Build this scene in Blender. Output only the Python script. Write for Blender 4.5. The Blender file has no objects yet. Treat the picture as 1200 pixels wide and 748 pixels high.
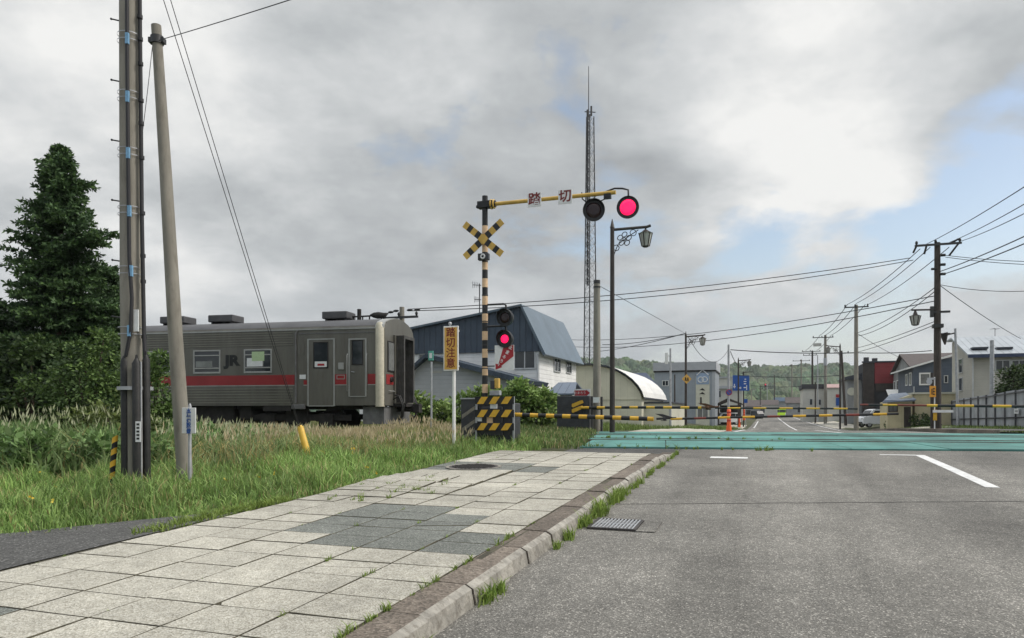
SKYSEED = 2.3; SKYTOP = 2.9; SKYBLUE = (1.25, 1.13, 1.0)
HAZE = .0002
import bpy, math, random
import numpy as np
from mathutils import Vector, Matrix
rnd = random.Random(7)
rng = np.random.default_rng(11)
SC = bpy.context.scene
COL = SC.collection
F, CX, HY, H = 850.0, 600.0, 484.0, 1.3          # lens in photo pixels, horizon row, eye height
TH = math.radians(19.26)                          # the road runs this far clockwise of +Y
SN, CS = math.sin(TH), math.cos(TH)
PH = math.radians(12.0)                           # the railway's turn
SP, CP = math.sin(PH), math.cos(PH)

def P(px, py, D): return Vector(((px - CX) / F * D, D, H - (py - HY) / F * D))
def RX(a, l): return (a * SN + l * CS, a * CS - l * SN)
def AL(x, y): return (x * SN + y * CS, x * CS - y * SN)
def TX(b, q): return (q * CP + b * SP, -q * SP + b * CP)

_a = np.arange(-60, 3001, 0.5)
_z = np.interp(_a, [-60, 0, 14, 17, 27, 45, 68, 90, 130, 180, 260, 400, 3000],
               [-2.12, 0, .50, .58, .60, .30, -.25, -.30, -.1, .25, .45, .60, .60])
_k = np.hanning(9); _k /= _k.sum()
_z2 = np.convolve(np.pad(_z, 4, mode='edge'), _k, mode='valid')
_z2 = np.where(np.abs(_a) < 12, _z, _z2)
def zr(a): return np.interp(a, _a, _z2)
def sstep(e0, e1, x):
    t = np.clip((x - e0) / (e1 - e0), 0, 1); return t * t * (3 - 2 * t)
def vadd(a, l):                                   # verges stand a little above the road
    add = sstep(8, 12, l) * np.interp(a, [20, 30, 45, 70, 110, 200], [0, .05, .2, .45, .4, .3])
    add = add + sstep(-5.0, -6.5, l) * .03 * np.sin(a * 1.3 + l * .9)
    add = add + sstep(-6.0, -9.0, l) * np.interp(a, [24, 30, 60, 110, 200], [0, .12, .35, .3, .1])
    return add
def zg(x, y):
    a, l = AL(x, y); return float(zr(a) + vadd(a, l))

# ------------------------------------------------------------ materials
def lin(c):
    return tuple(((v / 255) / 12.92 if v / 255 <= .04045 else ((v / 255 + .055) / 1.055) ** 2.4) for v in c)
def nt(name):
    m = bpy.data.materials.new(name); m.use_nodes = True
    t = m.node_tree; return m, t, t.nodes['Principled BSDF']
def nd(t, typ, **kw):
    n = t.nodes.new(typ)
    for k, v in kw.items():
        if k in n.inputs: n.inputs[k].default_value = v
        else: setattr(n, k, v)
    return n
def ramp(t, stops):
    r = t.nodes.new('ShaderNodeValToRGB'); e = r.color_ramp.elements
    while len(e) < len(stops): e.new(.5)
    for i, (p, c) in enumerate(stops):
        e[i].position = p; e[i].color = (c, c, c, 1) if isinstance(c, (int, float)) else (*c[:3], 1)
    return r
def mat(name, col, rough=.6, metal=0., var=.18, scale=2.5, bump=.0, bscale=60., dirt=.0, spec=.4, stretch=(1, 1, 1)):
    m, t, b = nt(name)
    tc = nd(t, 'ShaderNodeTexCoord'); mp = nd(t, 'ShaderNodeMapping'); mp.inputs['Scale'].default_value = stretch
    t.links.new(tc.outputs['Object'], mp.inputs['Vector'])
    n = nd(t, 'ShaderNodeTexNoise', Scale=scale, Detail=6., Roughness=.6); t.links.new(mp.outputs[0], n.inputs['Vector'])
    lo = tuple(c * (1 - var) for c in col); hi = tuple(min(1, c * (1 + var)) for c in col)
    r = ramp(t, [(.3, lo), (.7, hi)]); t.links.new(n.outputs['Fac'], r.inputs['Fac'])
    out = r.outputs['Color']
    if dirt > 0:
        n2 = nd(t, 'ShaderNodeTexNoise', Scale=scale * 3.1, Detail=8., Roughness=.7); t.links.new(mp.outputs[0], n2.inputs['Vector'])
        r2 = ramp(t, [(.5, 0.), (.72, 1.)]); t.links.new(n2.outputs['Fac'], r2.inputs['Fac'])
        mu = nd(t, 'ShaderNodeMath', operation='MULTIPLY'); mu.inputs[1].default_value = dirt; t.links.new(r2.outputs[0], mu.inputs[0])
        mx = nd(t, 'ShaderNodeMixRGB'); mx.inputs[2].default_value = (.09, .075, .055, 1)
        t.links.new(mu.outputs[0], mx.inputs[0]); t.links.new(out, mx.inputs[1]); out = mx.outputs[0]
    t.links.new(out, b.inputs['Base Color'])
    b.inputs['Roughness'].default_value = rough; b.inputs['Metallic'].default_value = metal
    b.inputs['Specular IOR Level'].default_value = spec
    if bump > 0:
        nb = nd(t, 'ShaderNodeTexNoise', Scale=bscale, Detail=4.); t.links.new(tc.outputs['Object'], nb.inputs['Vector'])
        bp = nd(t, 'ShaderNodeBump', Strength=bump, Distance=.01); t.links.new(nb.outputs['Fac'], bp.inputs['Height'])
        t.links.new(bp.outputs[0], b.inputs['Normal'])
    return m
def siding(name, col, pitch=.18, axis=2, rough=.6, depth=.012, metal=0., var=.12, line=.55):
    """boards or standing seams: a groove every `pitch` metres along an axis"""
    m = mat(name, col, rough, metal, var, .9)
    t = m.node_tree; b = t.nodes['Principled BSDF']
    tc = nd(t, 'ShaderNodeTexCoord'); sx = nd(t, 'ShaderNodeSeparateXYZ'); t.links.new(tc.outputs['Object'], sx.inputs[0])
    dv = nd(t, 'ShaderNodeMath', operation='DIVIDE'); dv.inputs[1].default_value = pitch; t.links.new(sx.outputs[axis], dv.inputs[0])
    fr = nd(t, 'ShaderNodeMath', operation='FRACT'); t.links.new(dv.outputs[0], fr.inputs[0])
    r = ramp(t, [(0, 0.), (.07, 1.), (.93, 1.), (1, 0.)]); t.links.new(fr.outputs[0], r.inputs[0])
    bp = nd(t, 'ShaderNodeBump', Strength=.9, Distance=depth); t.links.new(r.outputs[0], bp.inputs['Height'])
    t.links.new(bp.outputs[0], b.inputs['Normal'])
    old = b.inputs['Base Color'].links[0].from_socket
    mx = nd(t, 'ShaderNodeMixRGB', blend_type='MULTIPLY'); mx.inputs[0].default_value = 1
    r2 = ramp(t, [(0, line), (.06, 1.), (1, 1.)]); t.links.new(fr.outputs[0], r2.inputs[0])
    t.links.new(old, mx.inputs[1]); t.links.new(r2.outputs[0], mx.inputs[2]); t.links.new(mx.outputs[0], b.inputs['Base Color'])
    return m
def glow(name, col, s):
    m, t, b = nt(name); b.inputs['Base Color'].default_value = (*col, 1)
    b.inputs['Emission Color'].default_value = (*col, 1); b.inputs['Emission Strength'].default_value = s; b.inputs['Roughness'].default_value = .3
    return m
def leafmat(name, rough=.55, trans=.25):
    m, t, b = nt(name)
    at = nd(t, 'ShaderNodeAttribute', attribute_name='Col')
    t.links.new(at.outputs['Color'], b.inputs['Base Color']); b.inputs['Roughness'].default_value = rough
    b.inputs['Specular IOR Level'].default_value = .25
    tr = nd(t, 'ShaderNodeBsdfTranslucent'); t.links.new(at.outputs['Color'], tr.inputs['Color'])
    mx = nd(t, 'ShaderNodeMixShader'); mx.inputs[0].default_value = trans
    t.links.new(b.outputs[0], mx.inputs[1]); t.links.new(tr.outputs[0], mx.inputs[2])
    t.links.new(mx.outputs[0], t.nodes['Material Output'].inputs['Surface'])
    return m

M = {}
M['concrete'] = mat('pole_concrete', (.23, .215, .18), .85, var=.22, scale=3, bump=.25, bscale=90, dirt=.5, stretch=(1, 1, .25))
M['concrete_pale'] = mat('pale_concrete', (.40, .375, .31), .9, var=.2, scale=1.2, bump=.4, bscale=30, dirt=.5)
M['black'] = mat('black_paint', (.012, .013, .014), .5, var=.3, dirt=.12)
M['black_rubber'] = mat('black_plastic_guard', (.014, .014, .013), .55, var=.4, scale=6, dirt=.25)
M['charcoal'] = mat('charcoal_panel', (.035, .037, .042), .55, var=.3, scale=4, dirt=.35)
M['steel'] = mat('galvanised_steel', (.36, .37, .38), .5, .35, var=.2, scale=6, dirt=.2)
M['dark_steel'] = mat('dark_steel', (.05, .05, .05), .5, .4, var=.3, dirt=.3)
M['brown_steel'] = mat('brown_post_paint', (.035, .028, .024), .5, .1, var=.3, dirt=.1)
M['rust'] = mat('rusty_iron', (.11, .05, .025), .8, .1, var=.5, scale=12)
M['yellow'] = mat('warning_yellow', (.62, .36, .03), .5, var=.15, scale=7, dirt=.3)
M['yellow_dull'] = mat('faded_yellow', (.55, .35, .075), .55, var=.15, scale=6, dirt=.2)
M['peach'] = mat('faded_reflective_peach', (.62, .43, .26), .5, var=.12, scale=8, dirt=.25)
M['white'] = mat('white_paint', (.72, .72, .69), .5, var=.08, scale=3, dirt=.15)
M['sign_white'] = mat('sign_white', (.66, .67, .66), .45, var=.08, scale=8, dirt=.12)
M['sign_red'] = mat('sign_red', (.32, .022, .028), .45, var=.12, scale=8)
M['sign_darkred'] = mat('lettering_dark_red', (.16, .018, .015), .5, var=.2, scale=8)
M['sign_amber'] = mat('sign_amber', (.60, .34, .07), .5, var=.1, scale=8, dirt=.15)
M['sign_blue'] = mat('sign_blue', (.012, .07, .28), .45, var=.1, scale=2)
M['blue_letter'] = mat('lettering_blue', (.03, .09, .30), .5, var=.15, scale=9)
M['ink'] = mat('lettering_black', (.015, .013, .012), .6)
M['band_blue'] = mat('cable_tie_blue', (.16, .32, .48), .6, var=.25, scale=30)
M['wire'] = mat('wire_black', (.02, .02, .022), .6)
M['glass'] = mat('window_glass', (.025, .03, .035), .08, var=.2, spec=.6)
M['glass_grey'] = mat('curtained_glass', (.16, .165, .16), .15, var=.35, scale=1.5, spec=.6)
M['alu'] = mat('aluminium_frame', (.50, .51, .51), .4, .3)
M['orange'] = mat('orange_plastic', (.70, .11, .025), .5, var=.15)
M['rail'] = mat('rail_steel', (.13, .10, .08), .45, .6, var=.3, scale=8)
M['lens_dark'] = mat('unlit_lens', (.022, .010, .010), .25, var=.3)
M['lens_lit'] = glow('lit_red_lens', (1.0, .006, .085), 1.0)
_t = M['lens_lit'].node_tree; _c = nd(_t, 'ShaderNodeTexCoord'); _v = nd(_t, 'ShaderNodeTexVoronoi', Scale=38.); _t.links.new(_c.outputs['Object'], _v.inputs['Vector'])   # rows of light diodes
_r = ramp(_t, [(.2, 1.25), (.75, .62)]); _t.links.new(_v.outputs['Distance'], _r.inputs[0]); _t.links.new(_r.outputs[0], _t.nodes['Principled BSDF'].inputs['Emission Strength'])
# ------------------------------------------------------------ mesh building
class MB:
    def __init__(s): s.v = []; s.f = []; s.mi = []; s.sm = []
    def add(s, vs, fs, mi=0, smooth=False):
        o = len(s.v); s.v += [Vector(p) for p in vs]
        for f in fs: s.f.append(tuple(i + o for i in f)); s.mi.append(mi); s.sm.append(smooth)
    def box(s, c, d, mi=0, Mx=None):
        x, y, z = (k / 2 for k in d); C0 = Vector(c)
        vs = [Vector((i * x, j * y, k * z)) for i in (-1, 1) for j in (-1, 1) for k in (-1, 1)]
        vs = [(C0 + (Mx @ v if Mx else v)) for v in vs]
        s.add(vs, [(0, 1, 3, 2), (4, 6, 7, 5), (0, 4, 5, 1), (2, 3, 7, 6), (0, 2, 6, 4), (1, 5, 7, 3)], mi); return s
    def bx(s, x0, x1, y0, y1, z0, z1, mi=0):
        return s.box(((x0 + x1) / 2, (y0 + y1) / 2, (z0 + z1) / 2), (abs(x1 - x0), abs(y1 - y0), abs(z1 - z0)), mi)
    def tube(s, pts, r, n=10, mi=0, caps=True):
        pts = [Vector(p) for p in pts]; m = len(pts)
        rs = list(r) if isinstance(r, (list, tuple)) else [r] * m
        rings = []; up = None
        for i, p in enumerate(pts):
            d = (pts[min(i + 1, m - 1)] - pts[max(i - 1, 0)])
            if d.length < 1e-9: d = Vector((0, 0, 1))
            d.normalize()
            if up is None: up = d.orthogonal().normalized()
            u = (up - d * up.dot(d))
            u = u.normalized() if u.length > 1e-6 else d.orthogonal().normalized()
            up = u; w = d.cross(u)
            rings.append([p + (u * math.cos(2 * math.pi * k / n) + w * math.sin(2 * math.pi * k / n)) * rs[i] for k in range(n)])
        vs = [q for R in rings for q in R]
        fs = [(i * n + k, i * n + (k + 1) % n, (i + 1) * n + (k + 1) % n, (i + 1) * n + k) for i in range(m - 1) for k in range(n)]
        s.add(vs, fs, mi, True)
        if caps:
            s.add(rings[0], [tuple(range(n - 1, -1, -1))], mi); s.add(rings[-1], [tuple(range(n))], mi)
        return s
    def prism(s, poly, vec, mi=0, mside=None):
        n = len(poly); a = [Vector(p) for p in poly]; b = [p + Vector(vec) for p in a]
        s.add(a + b, [tuple(range(n - 1, -1, -1)), tuple(range(n, 2 * n))], mi)
        s.add(a + b, [(i, (i + 1) % n, n + (i + 1) % n, n + i) for i in range(n)], mi if mside is None else mside); return s
    def ball(s, c, r, mi=0, sc=(1, 1, 1), n=12, k=8):
        vs = []; fs = []
        for i in range(k + 1):
            t = math.pi * i / k
            for j in range(n):
                p = 2 * math.pi * j / n
                vs.append(Vector(c) + Vector((r * sc[0] * math.sin(t) * math.cos(p), r * sc[1] * math.sin(t) * math.sin(p), r * sc[2] * math.cos(t))))
        for i in range(k):
            for j in range(n): fs.append((i * n + j, (i + 1) * n + j, (i + 1) * n + (j + 1) % n, i * n + (j + 1) % n))
        s.add(vs, fs, mi, True); return s
    def torus(s, c, R, r, ax=(0, 1, 0), n=20, mi=0, sc=1.0):
        A = Vector(ax).normalized(); u = A.orthogonal().normalized(); w = A.cross(u)
        pts = [Vector(c) + u * math.cos(2 * math.pi * i / n) * R + w * math.sin(2 * math.pi * i / n) * R * sc for i in range(n + 1)]
        return s.tube(pts, r, 6, mi, False)
    def build(s, name, mats, parent=None, world=False, loc=None, bevel=0.):
        me = bpy.data.meshes.new(name)
        vs = s.v
        if world and parent is not None: Mi = ROOTM[parent.name].inverted(); vs = [Mi @ v for v in vs]
        if loc is not None: vs = [v - Vector(loc) for v in vs]
        me.from_pydata([tuple(v) for v in vs], [], s.f)
        for m in (mats if isinstance(mats, (list, tuple)) else [mats]): me.materials.append(M[m] if isinstance(m, str) else m)
        me.polygons.foreach_set('material_index', s.mi); me.polygons.foreach_set('use_smooth', s.sm)
        me.update()
        o = bpy.data.objects.new(name, me); COL.objects.link(o)
        if parent is not None: o.parent = parent; ROOTM[o.name] = ROOTM[parent.name]
        elif loc is not None: o.location = loc; ROOTM[o.name] = Matrix.Translation(loc)
        else: ROOTM[o.name] = Matrix()
        if bevel > 0:
            bm = o.modifiers.new('edge', 'BEVEL'); bm.width = bevel; bm.segments = 2; bm.limit_method = 'ANGLE'; bm.angle_limit = .7
        return o
ROOTM = {}
def tag(o, label, cat, group=None, kind=None):
    if label: o['label'] = label
    if cat: o['category'] = cat
    if group: o['group'] = group
    if kind: o['kind'] = kind
    return o
def thing(name, label, cat, loc, rotz=0., group=None):
    o = bpy.data.objects.new(name, None); COL.objects.link(o); o.empty_display_size = .2
    o.location = loc; o.rotation_euler = (0, 0, rotz)
    ROOTM[o.name] = Matrix.Translation(Vector(loc)) @ Matrix.Rotation(rotz, 4, 'Z')
    return tag(o, label, cat, group)
def copy_tree(o, parent=None):
    c = o.copy(); COL.objects.link(c)
    if parent is not None: c.parent = parent
    ROOTM[c.name] = ROOTM[o.name]
    for ch in list(o.children): copy_tree(ch, c)
    return c
def npmesh(name, V, faces, mats, col=None, smooth=False, mi=None, parent=None, loc=None):
    """faces: list of index arrays (n x k)"""
    if loc is not None: V = V - np.array(loc)[None, :]
    me = bpy.data.meshes.new(name); me.vertices.add(len(V)); me.vertices.foreach_set('co', V.astype(np.float32).ravel())
    idx = np.concatenate([f.ravel() for f in faces]); tot = np.concatenate([np.full(len(f), f.shape[1]) for f in faces])
    st = np.concatenate([[0], np.cumsum(tot)[:-1]])
    me.loops.add(len(idx)); me.loops.foreach_set('vertex_index', idx.astype(np.int32))
    me.polygons.add(len(tot)); me.polygons.foreach_set('loop_start', st.astype(np.int32))
    try: me.polygons.foreach_set('loop_total', tot.astype(np.int32))
    except Exception: pass
    if mi is not None: me.polygons.foreach_set('material_index', mi.astype(np.int32))
    me.polygons.foreach_set('use_smooth', np.full(len(tot), smooth))
    if col is not None:
        at = me.attributes.new('Col', 'FLOAT_COLOR', 'POINT')
        at.data.foreach_set('color', np.concatenate([col, np.ones((len(col), 1))], 1).astype(np.float32).ravel())
    for m in (mats if isinstance(mats, (list, tuple)) else [mats]): me.materials.append(M[m] if isinstance(m, str) else m)
    me.update(calc_edges=True); me.validate()
    o = bpy.data.objects.new(name, me); COL.objects.link(o)
    if parent is not None: o.parent = parent; ROOTM[o.name] = ROOTM[parent.name]
    elif loc is not None: o.location = loc
    return o
def text(name, s, size, mtx, mt, parent, line=1.0, depth=.002, bold=.0):
    cu = bpy.data.curves.new('lettering', 'FONT'); cu.body = s; cu.size = size; cu.align_x = 'CENTER'; cu.align_y = 'CENTER'
    cu.space_line = line; cu.extrude = depth; cu.offset = bold; cu.resolution_u = 3
    o = bpy.data.objects.new('lettering', cu); COL.objects.link(o)
    dg = bpy.context.evaluated_depsgraph_get(); dg.update()
    me = bpy.data.meshes.new_from_object(o.evaluated_get(dg)); bpy.data.objects.remove(o); bpy.data.curves.remove(cu)
    me.materials.clear(); me.materials.append(M[mt]); me.transform(mtx)
    ob = bpy.data.objects.new(name, me); COL.objects.link(ob); ob.parent = parent; ROOTM[ob.name] = ROOTM[parent.name]
    return ob
def facing(p): return Matrix.Translation(p) @ Matrix.Rotation(math.pi / 2, 4, 'X')      # text plane turned to face local -Y
def cylring(mb, c, r0, r1, y0, y1, n=24, mi=0):   # a drum whose axis is local Y
    mb.tube([(c[0], y0, c[2]), (c[0], y1, c[2])], [r0, r1], n, mi)
def boxtop(*a): return MB().bx(*a)

# ------------------------------------------------------------ foliage
def blades(root, h, w, az, lean, col, bend=.5):
    n = len(root); up = np.array([0, 0, 1.])
    dirv = np.stack([np.cos(az), np.sin(az), np.zeros(n)], 1); side = np.stack([-np.sin(az), np.cos(az), np.zeros(n)], 1)
    ww = rng.uniform(-1, 1, n) * 1.2; side = side * np.cos(ww)[:, None] + dirv * np.sin(ww)[:, None]
    h = h[:, None]; w = w[:, None]; lean = lean[:, None]
    p0 = root; p1 = root + up * h * .55 + dirv * h * lean * .28; p2 = root + up * h * (1 - lean * bend * .5) + dirv * h * lean
    V = np.stack([p0 - side * w, p0 + side * w, p1 - side * w * .8, p1 + side * w * .8, p2], 1).reshape(-1, 3)
    b = np.arange(n)[:, None] * 5
    C = np.repeat(col, 5, 0)
    return V, [b + np.array([[0, 1, 3, 2]]), b + np.array([[2, 3, 4]])], C
def heads(root, L, w, az, col):                   # seed heads: two crossed spindles
    n = len(root); d = np.stack([np.cos(az) * .35, np.sin(az) * .35, np.ones(n)], 1); d /= np.linalg.norm(d, axis=1)[:, None]
    s1 = np.cross(d, np.stack([np.sin(az), np.cos(az), np.zeros(n)], 1)); s1 /= np.linalg.norm(s1, axis=1)[:, None]; s2 = np.cross(d, s1)
    L = L[:, None]; w = w[:, None]; mid = root + d * L * .45; tip = root + d * L
    V = np.stack([root, mid - s1 * w, mid + s1 * w, tip, mid - s2 * w, mid + s2 * w], 1).reshape(-1, 3)
    b = np.arange(n)[:, None] * 6
    return V, [b + np.array([[0, 1, 3, 2]]), b + np.array([[0, 4, 3, 5]])], np.repeat(col, 6, 0)
def leafset(p, d, L, W, col, nrm=None):           # rhombic leaves from p along d
    n = len(p); r = rng.normal(size=(n, 3)) if nrm is None else nrm
    s = np.cross(d, r); s /= (np.linalg.norm(s, axis=1)[:, None] + 1e-9); L = L[:, None]; W = W[:, None]
    V = np.stack([p, p + d * L * .5 - s * W, p + d * L, p + d * L * .5 + s * W], 1).reshape(-1, 3)
    b = np.arange(n)[:, None] * 4
    return V, [b + np.array([[0, 1, 2, 3]])], np.repeat(col, 4, 0)
def join(parts):
    V = []; Fq = []; C = []; o = 0
    for v, fs, c in parts:
        V.append(v); C.append(c); Fq += [f + o for f in fs]; o += len(v)
    return np.concatenate(V), Fq, np.concatenate(C)
def tint(n, c0, c1, jit=.15):
    t = rng.random((n, 1)); c = np.array(c0) * (1 - t) + np.array(c1) * t
    return np.clip(c * (1 + rng.normal(0, jit, (n, 1))), .002, 1)
M['leaf'] = leafmat('leaf'); M['needle'] = leafmat('needle', .6, .12); M['blade'] = leafmat('grass_blade', .5, .3)
M['bark'] = mat('bark', (.06, .045, .03), .9, var=.4, scale=8, bump=.5, bscale=30)
def unit(v): return v / (np.linalg.norm(v, axis=1)[:, None] + 1e-9)

def spruce(label, base, Ht, Rm, zmin, nb, dark, light, group=None, lf=.15, squash=1.0):
    root = thing('spruce_tree', label, 'tree', base, 0, group)
    MB().tube([(0, 0, -.4), (0, 0, Ht * .5), (.03, 0, Ht * .97)], [.035 * Ht * .6, .02 * Ht * .6, .012], 8).build('trunk', 'bark', root)
    ps = []; ds = []; ls = []; ts = []
    lumps = rng.random(8) * 6.28
    for i in range(nb):
        u = rng.random() ** 1.12; z = zmin + (Ht - zmin) * u * .985
        az = rng.random() * 6.28
        lump = 1 + .22 * math.sin(az * 2 + lumps[0] + z * 1.6) + .13 * math.sin(az * 3 + lumps[1] - z * 2.7) + .16 * math.sin(z * 4.2 + az + lumps[2])
        r = Rm * (min(1, (1 - u) * 2.9) ** .85 * .9 + .10 * (1 - u)) * (1 if u > .2 else .75 + u * 1.25) * rng.uniform(.45, 1.06) * lump + .05
        if u < .12: r *= .8 + u * 1.6
        up0 = .25 + .45 * u + rng.uniform(-.2, .2); nseg = max(4, int(r / .075))
        bt = np.linspace(.12, 1, nseg)
        bx = np.cos(az) * r * bt; by = np.sin(az) * r * bt * squash; bz = z + r * (up0 * bt - .55 * bt ** 2 + .18 * bt ** 3)
        bp = np.stack([bx, by, bz], 1)
        rad = np.array([np.cos(az), np.sin(az), .05]); tan = np.array([-np.sin(az), np.cos(az), 0])
        for k in range(nseg):
            for sgn in (-1, 1, 0):
                ln = (.10 + .30 * (1 - bt[k]) ** .7 * min(1, r)) * rng.uniform(.6, 1.2) if sgn else .14
                td = rad * (.75 if sgn else 1) + tan * sgn * rng.uniform(.5, 1.0) + np.array([0, 0, rng.uniform(-.35, .15)])
                td /= np.linalg.norm(td); m = max(2, int(ln / .06))
                for q in range(m):
                    for _ in range(2):
                        ps.append(bp[k] + td * ln * q / m); d = td * .75 + rng.normal(size=3) * .5; ds.append(d); ls.append(lf * rng.uniform(.6, 1.1)); ts.append(min(1, bt[k] * .7 + .3 * q / m))
    ps = np.array(ps); ds = unit(np.array(ds)); ls = np.array(ls); ts = np.array(ts)[:, None]
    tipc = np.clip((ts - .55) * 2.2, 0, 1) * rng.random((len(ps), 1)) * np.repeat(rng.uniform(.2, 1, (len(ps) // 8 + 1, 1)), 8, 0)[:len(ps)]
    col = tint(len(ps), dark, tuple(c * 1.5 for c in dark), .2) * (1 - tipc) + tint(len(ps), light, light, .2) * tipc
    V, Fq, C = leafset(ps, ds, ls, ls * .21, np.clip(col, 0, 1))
    npmesh('crown', V, Fq, 'needle', C, parent=root)
    return root
def leafy(name, label, base, lobes, n, L, c0, c1, group=None, trunk=.06, cat='tree', mtl='leaf', stems=5):
    """lobes: (x, y, z, rx, ry, rz) around the base"""
    root = thing(name, label, cat, base, 0, group)
    mb = MB()
    for k in range(stems):
        x, y, z, rx, ry, rz = lobes[k % len(lobes)]
        e = Vector((x + rnd.uniform(-.4, .4) * rx, y + rnd.uniform(-.4, .4) * ry, z + rz * .5))
        mb.tube([(rnd.uniform(-.1, .1), rnd.uniform(-.1, .1), -.3), Vector((e.x * .5, e.y * .5, e.z * .55)), e], [trunk, trunk * .7, trunk * .2], 7)
    mb.build('trunk' if trunk > .03 else 'stems', 'bark', root)
    vol = np.array([l[3] * l[4] + l[3] * l[5] for l in lobes]); vol = vol / vol.sum(); Pp = []; Dd = []; Tt = []
    for lb, sh in zip(lobes, vol):
        m = max(12, int(n * sh / 26)); c = np.array(lb[:3]); R = np.array(lb[3:])
        u = unit(rng.normal(size=(m, 3))); rr = rng.uniform(.45, 1.05, (m, 1)) ** .8; cc = c + u * rr * R
        cl = np.repeat(cc, 26, 0); k = len(cl); off = rng.normal(size=(k, 3)) * np.array([.17, .17, .12]) * R.mean() * .8
        pts = cl + off; Pp.append(pts); Dd.append(unit(np.repeat(u, 26, 0) * .5 + unit(off) * .7 + np.array([0, 0, -.25]) + rng.normal(size=(k, 3)) * .35)); Tt.append(np.repeat(rng.random((m, 1)), 26, 0))
    p = np.concatenate(Pp); d = np.concatenate(Dd); t = np.concatenate(Tt); keep = p[:, 2] > .02; p, d, t = p[keep], d[keep], t[keep]
    col = np.clip((np.array(c0) * (1 - t) + np.array(c1) * t) * (1 + rng.normal(0, .18, (len(p), 1))), .003, 1)
    ll = L * rng.uniform(.6, 1.15, len(p)); nr = unit(rng.normal(size=(len(p), 3)) * .6 + np.array([0, 0, 1.]))
    V, Fq, C = leafset(p, d, ll, ll * .3, col, nr)
    npmesh('crown' if cat == 'tree' else 'foliage', V, Fq, mtl, C, parent=root)
    return root
# ------------------------------------------------------------ camera, sky, sun
cam = bpy.data.cameras.new('camera'); co = bpy.data.objects.new('camera', cam); COL.objects.link(co)
co.location = (0, 0, H); co.rotation_euler = (math.pi / 2, 0, 0); cam.sensor_width = 36; cam.lens = F / 1200 * 36
cam.shift_y = (HY - 374) / 1200; cam.clip_start = .05; cam.clip_end = 6000; SC.camera = co
SC.view_settings.view_transform = 'Standard'; SC.view_settings.look = 'None'; SC.view_settings.gamma = 1
SC.view_settings.exposure = 0.70
SC.cycles.use_denoising = True
SC.cycles.max_bounces = 6; SC.cycles.transparent_max_bounces = 8
SUN = Vector((.78, -.08, .80)).normalized()
sd = bpy.data.lights.new('sun', 'SUN'); sd.energy = 1.5; sd.angle = math.radians(14); sd.color = (1, .965, .91)
so = bpy.data.objects.new('sun', sd); COL.objects.link(so); so.rotation_euler = SUN.to_track_quat('Z', 'Y').to_euler(); so.location = (30, -10, 60)

W = bpy.data.worlds.new('World'); SC.world = W; W.use_nodes = True; t = W.node_tree; bg = t.nodes['Background']
sky = nd(t, 'ShaderNodeTexSky', sky_type='NISHITA', sun_disc=False); sky.sun_elevation = math.asin(SUN.z); sky.sun_rotation = math.atan2(SUN.x, SUN.y)
sky.air_density = 1.0; sky.dust_density = 1.5
tc = nd(t, 'ShaderNodeTexCoord'); nrm = nd(t, 'ShaderNodeVectorMath', operation='NORMALIZE'); t.links.new(tc.outputs['Generated'], nrm.inputs[0])
sx = nd(t, 'ShaderNodeSeparateXYZ'); t.links.new(nrm.outputs[0], sx.inputs[0])
def mth(op, a, b=None, c=None, clamp=False):
    n = nd(t, 'ShaderNodeMath', operation=op, use_clamp=clamp)
    for i, v in enumerate((a, b, c)):
        if v is None: continue
        if isinstance(v, (int, float)): n.inputs[i].default_value = v
        else: t.links.new(v, n.inputs[i])
    return n.outputs[0]
zc = mth('MAXIMUM', sx.outputs[2], 0.0); den = mth('ADD', zc, .30)
cb = nd(t, 'ShaderNodeCombineXYZ'); t.links.new(mth('DIVIDE', sx.outputs[0], den), cb.inputs[0]); t.links.new(mth('DIVIDE', sx.outputs[1], den), cb.inputs[1]); cb.inputs[2].default_value = SKYSEED
def noise(scale, det, rough, dist=0., off=(0, 0, 0), st=(1, 1, 1)):
    mp = nd(t, 'ShaderNodeMapping'); mp.inputs['Location'].default_value = off; mp.inputs['Scale'].default_value = st; t.links.new(cb.outputs[0], mp.inputs[0])
    n = nd(t, 'ShaderNodeTexNoise', Scale=scale, Detail=det, Roughness=rough, Distortion=dist); t.links.new(mp.outputs[0], n.inputs['Vector']); return n.outputs['Fac']
def blob(px, py, tight, amp):                      # a bias round one direction of the sky
    d = Vector(((px - CX) / F, 1, (HY - py) / F)).normalized()
    dt = nd(t, 'ShaderNodeVectorMath', operation='DOT_PRODUCT'); t.links.new(nrm.outputs[0], dt.inputs[0]); dt.inputs[1].default_value = d
    return mth('MULTIPLY', mth('POWER', mth('MAXIMUM', dt.outputs['Value'], 0.), tight), amp)
def total(L):
    o = L[0]
    for x in L[1:]: o = mth('ADD', o, x)
    return o
n1 = noise(1.9, 10, .58, .2); n2 = noise(1.45, 10, .54, .12, (3.1, 1.7, 5)); n3 = noise(4.4, 10, .58, .1, (7, 2, 9))
cov = total([n1, mth('MULTIPLY', mth('SUBTRACT', n3, .5), .30), blob(1165, 180, 200, -.27), blob(715, 270, 300, -.23), blob(885, 275, 300, -.23), blob(1000, 330, 300, -.12), blob(590, 305, 500, -.10), blob(1060, 320, 300, -.08), blob(350, 150, 9, .22), blob(100, 250, 30, .10), blob(950, 140, 60, .14), blob(1080, 20, 90, .20)])
cr = ramp(t, [(.40, 0.), (.53, 1.)]); t.links.new(cov, cr.inputs[0])
br = total([n2, mth('MULTIPLY', mth('SUBTRACT', n3, .5), .5), blob(480, 150, 22, -.13), blob(960, 165, 60, .26), blob(40, 60, 50, .05), blob(640, 20, 40, .03), blob(250, 330, 40, .06), blob(1050, 60, 120, -.05), blob(560, 340, 120, .08)])
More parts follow.
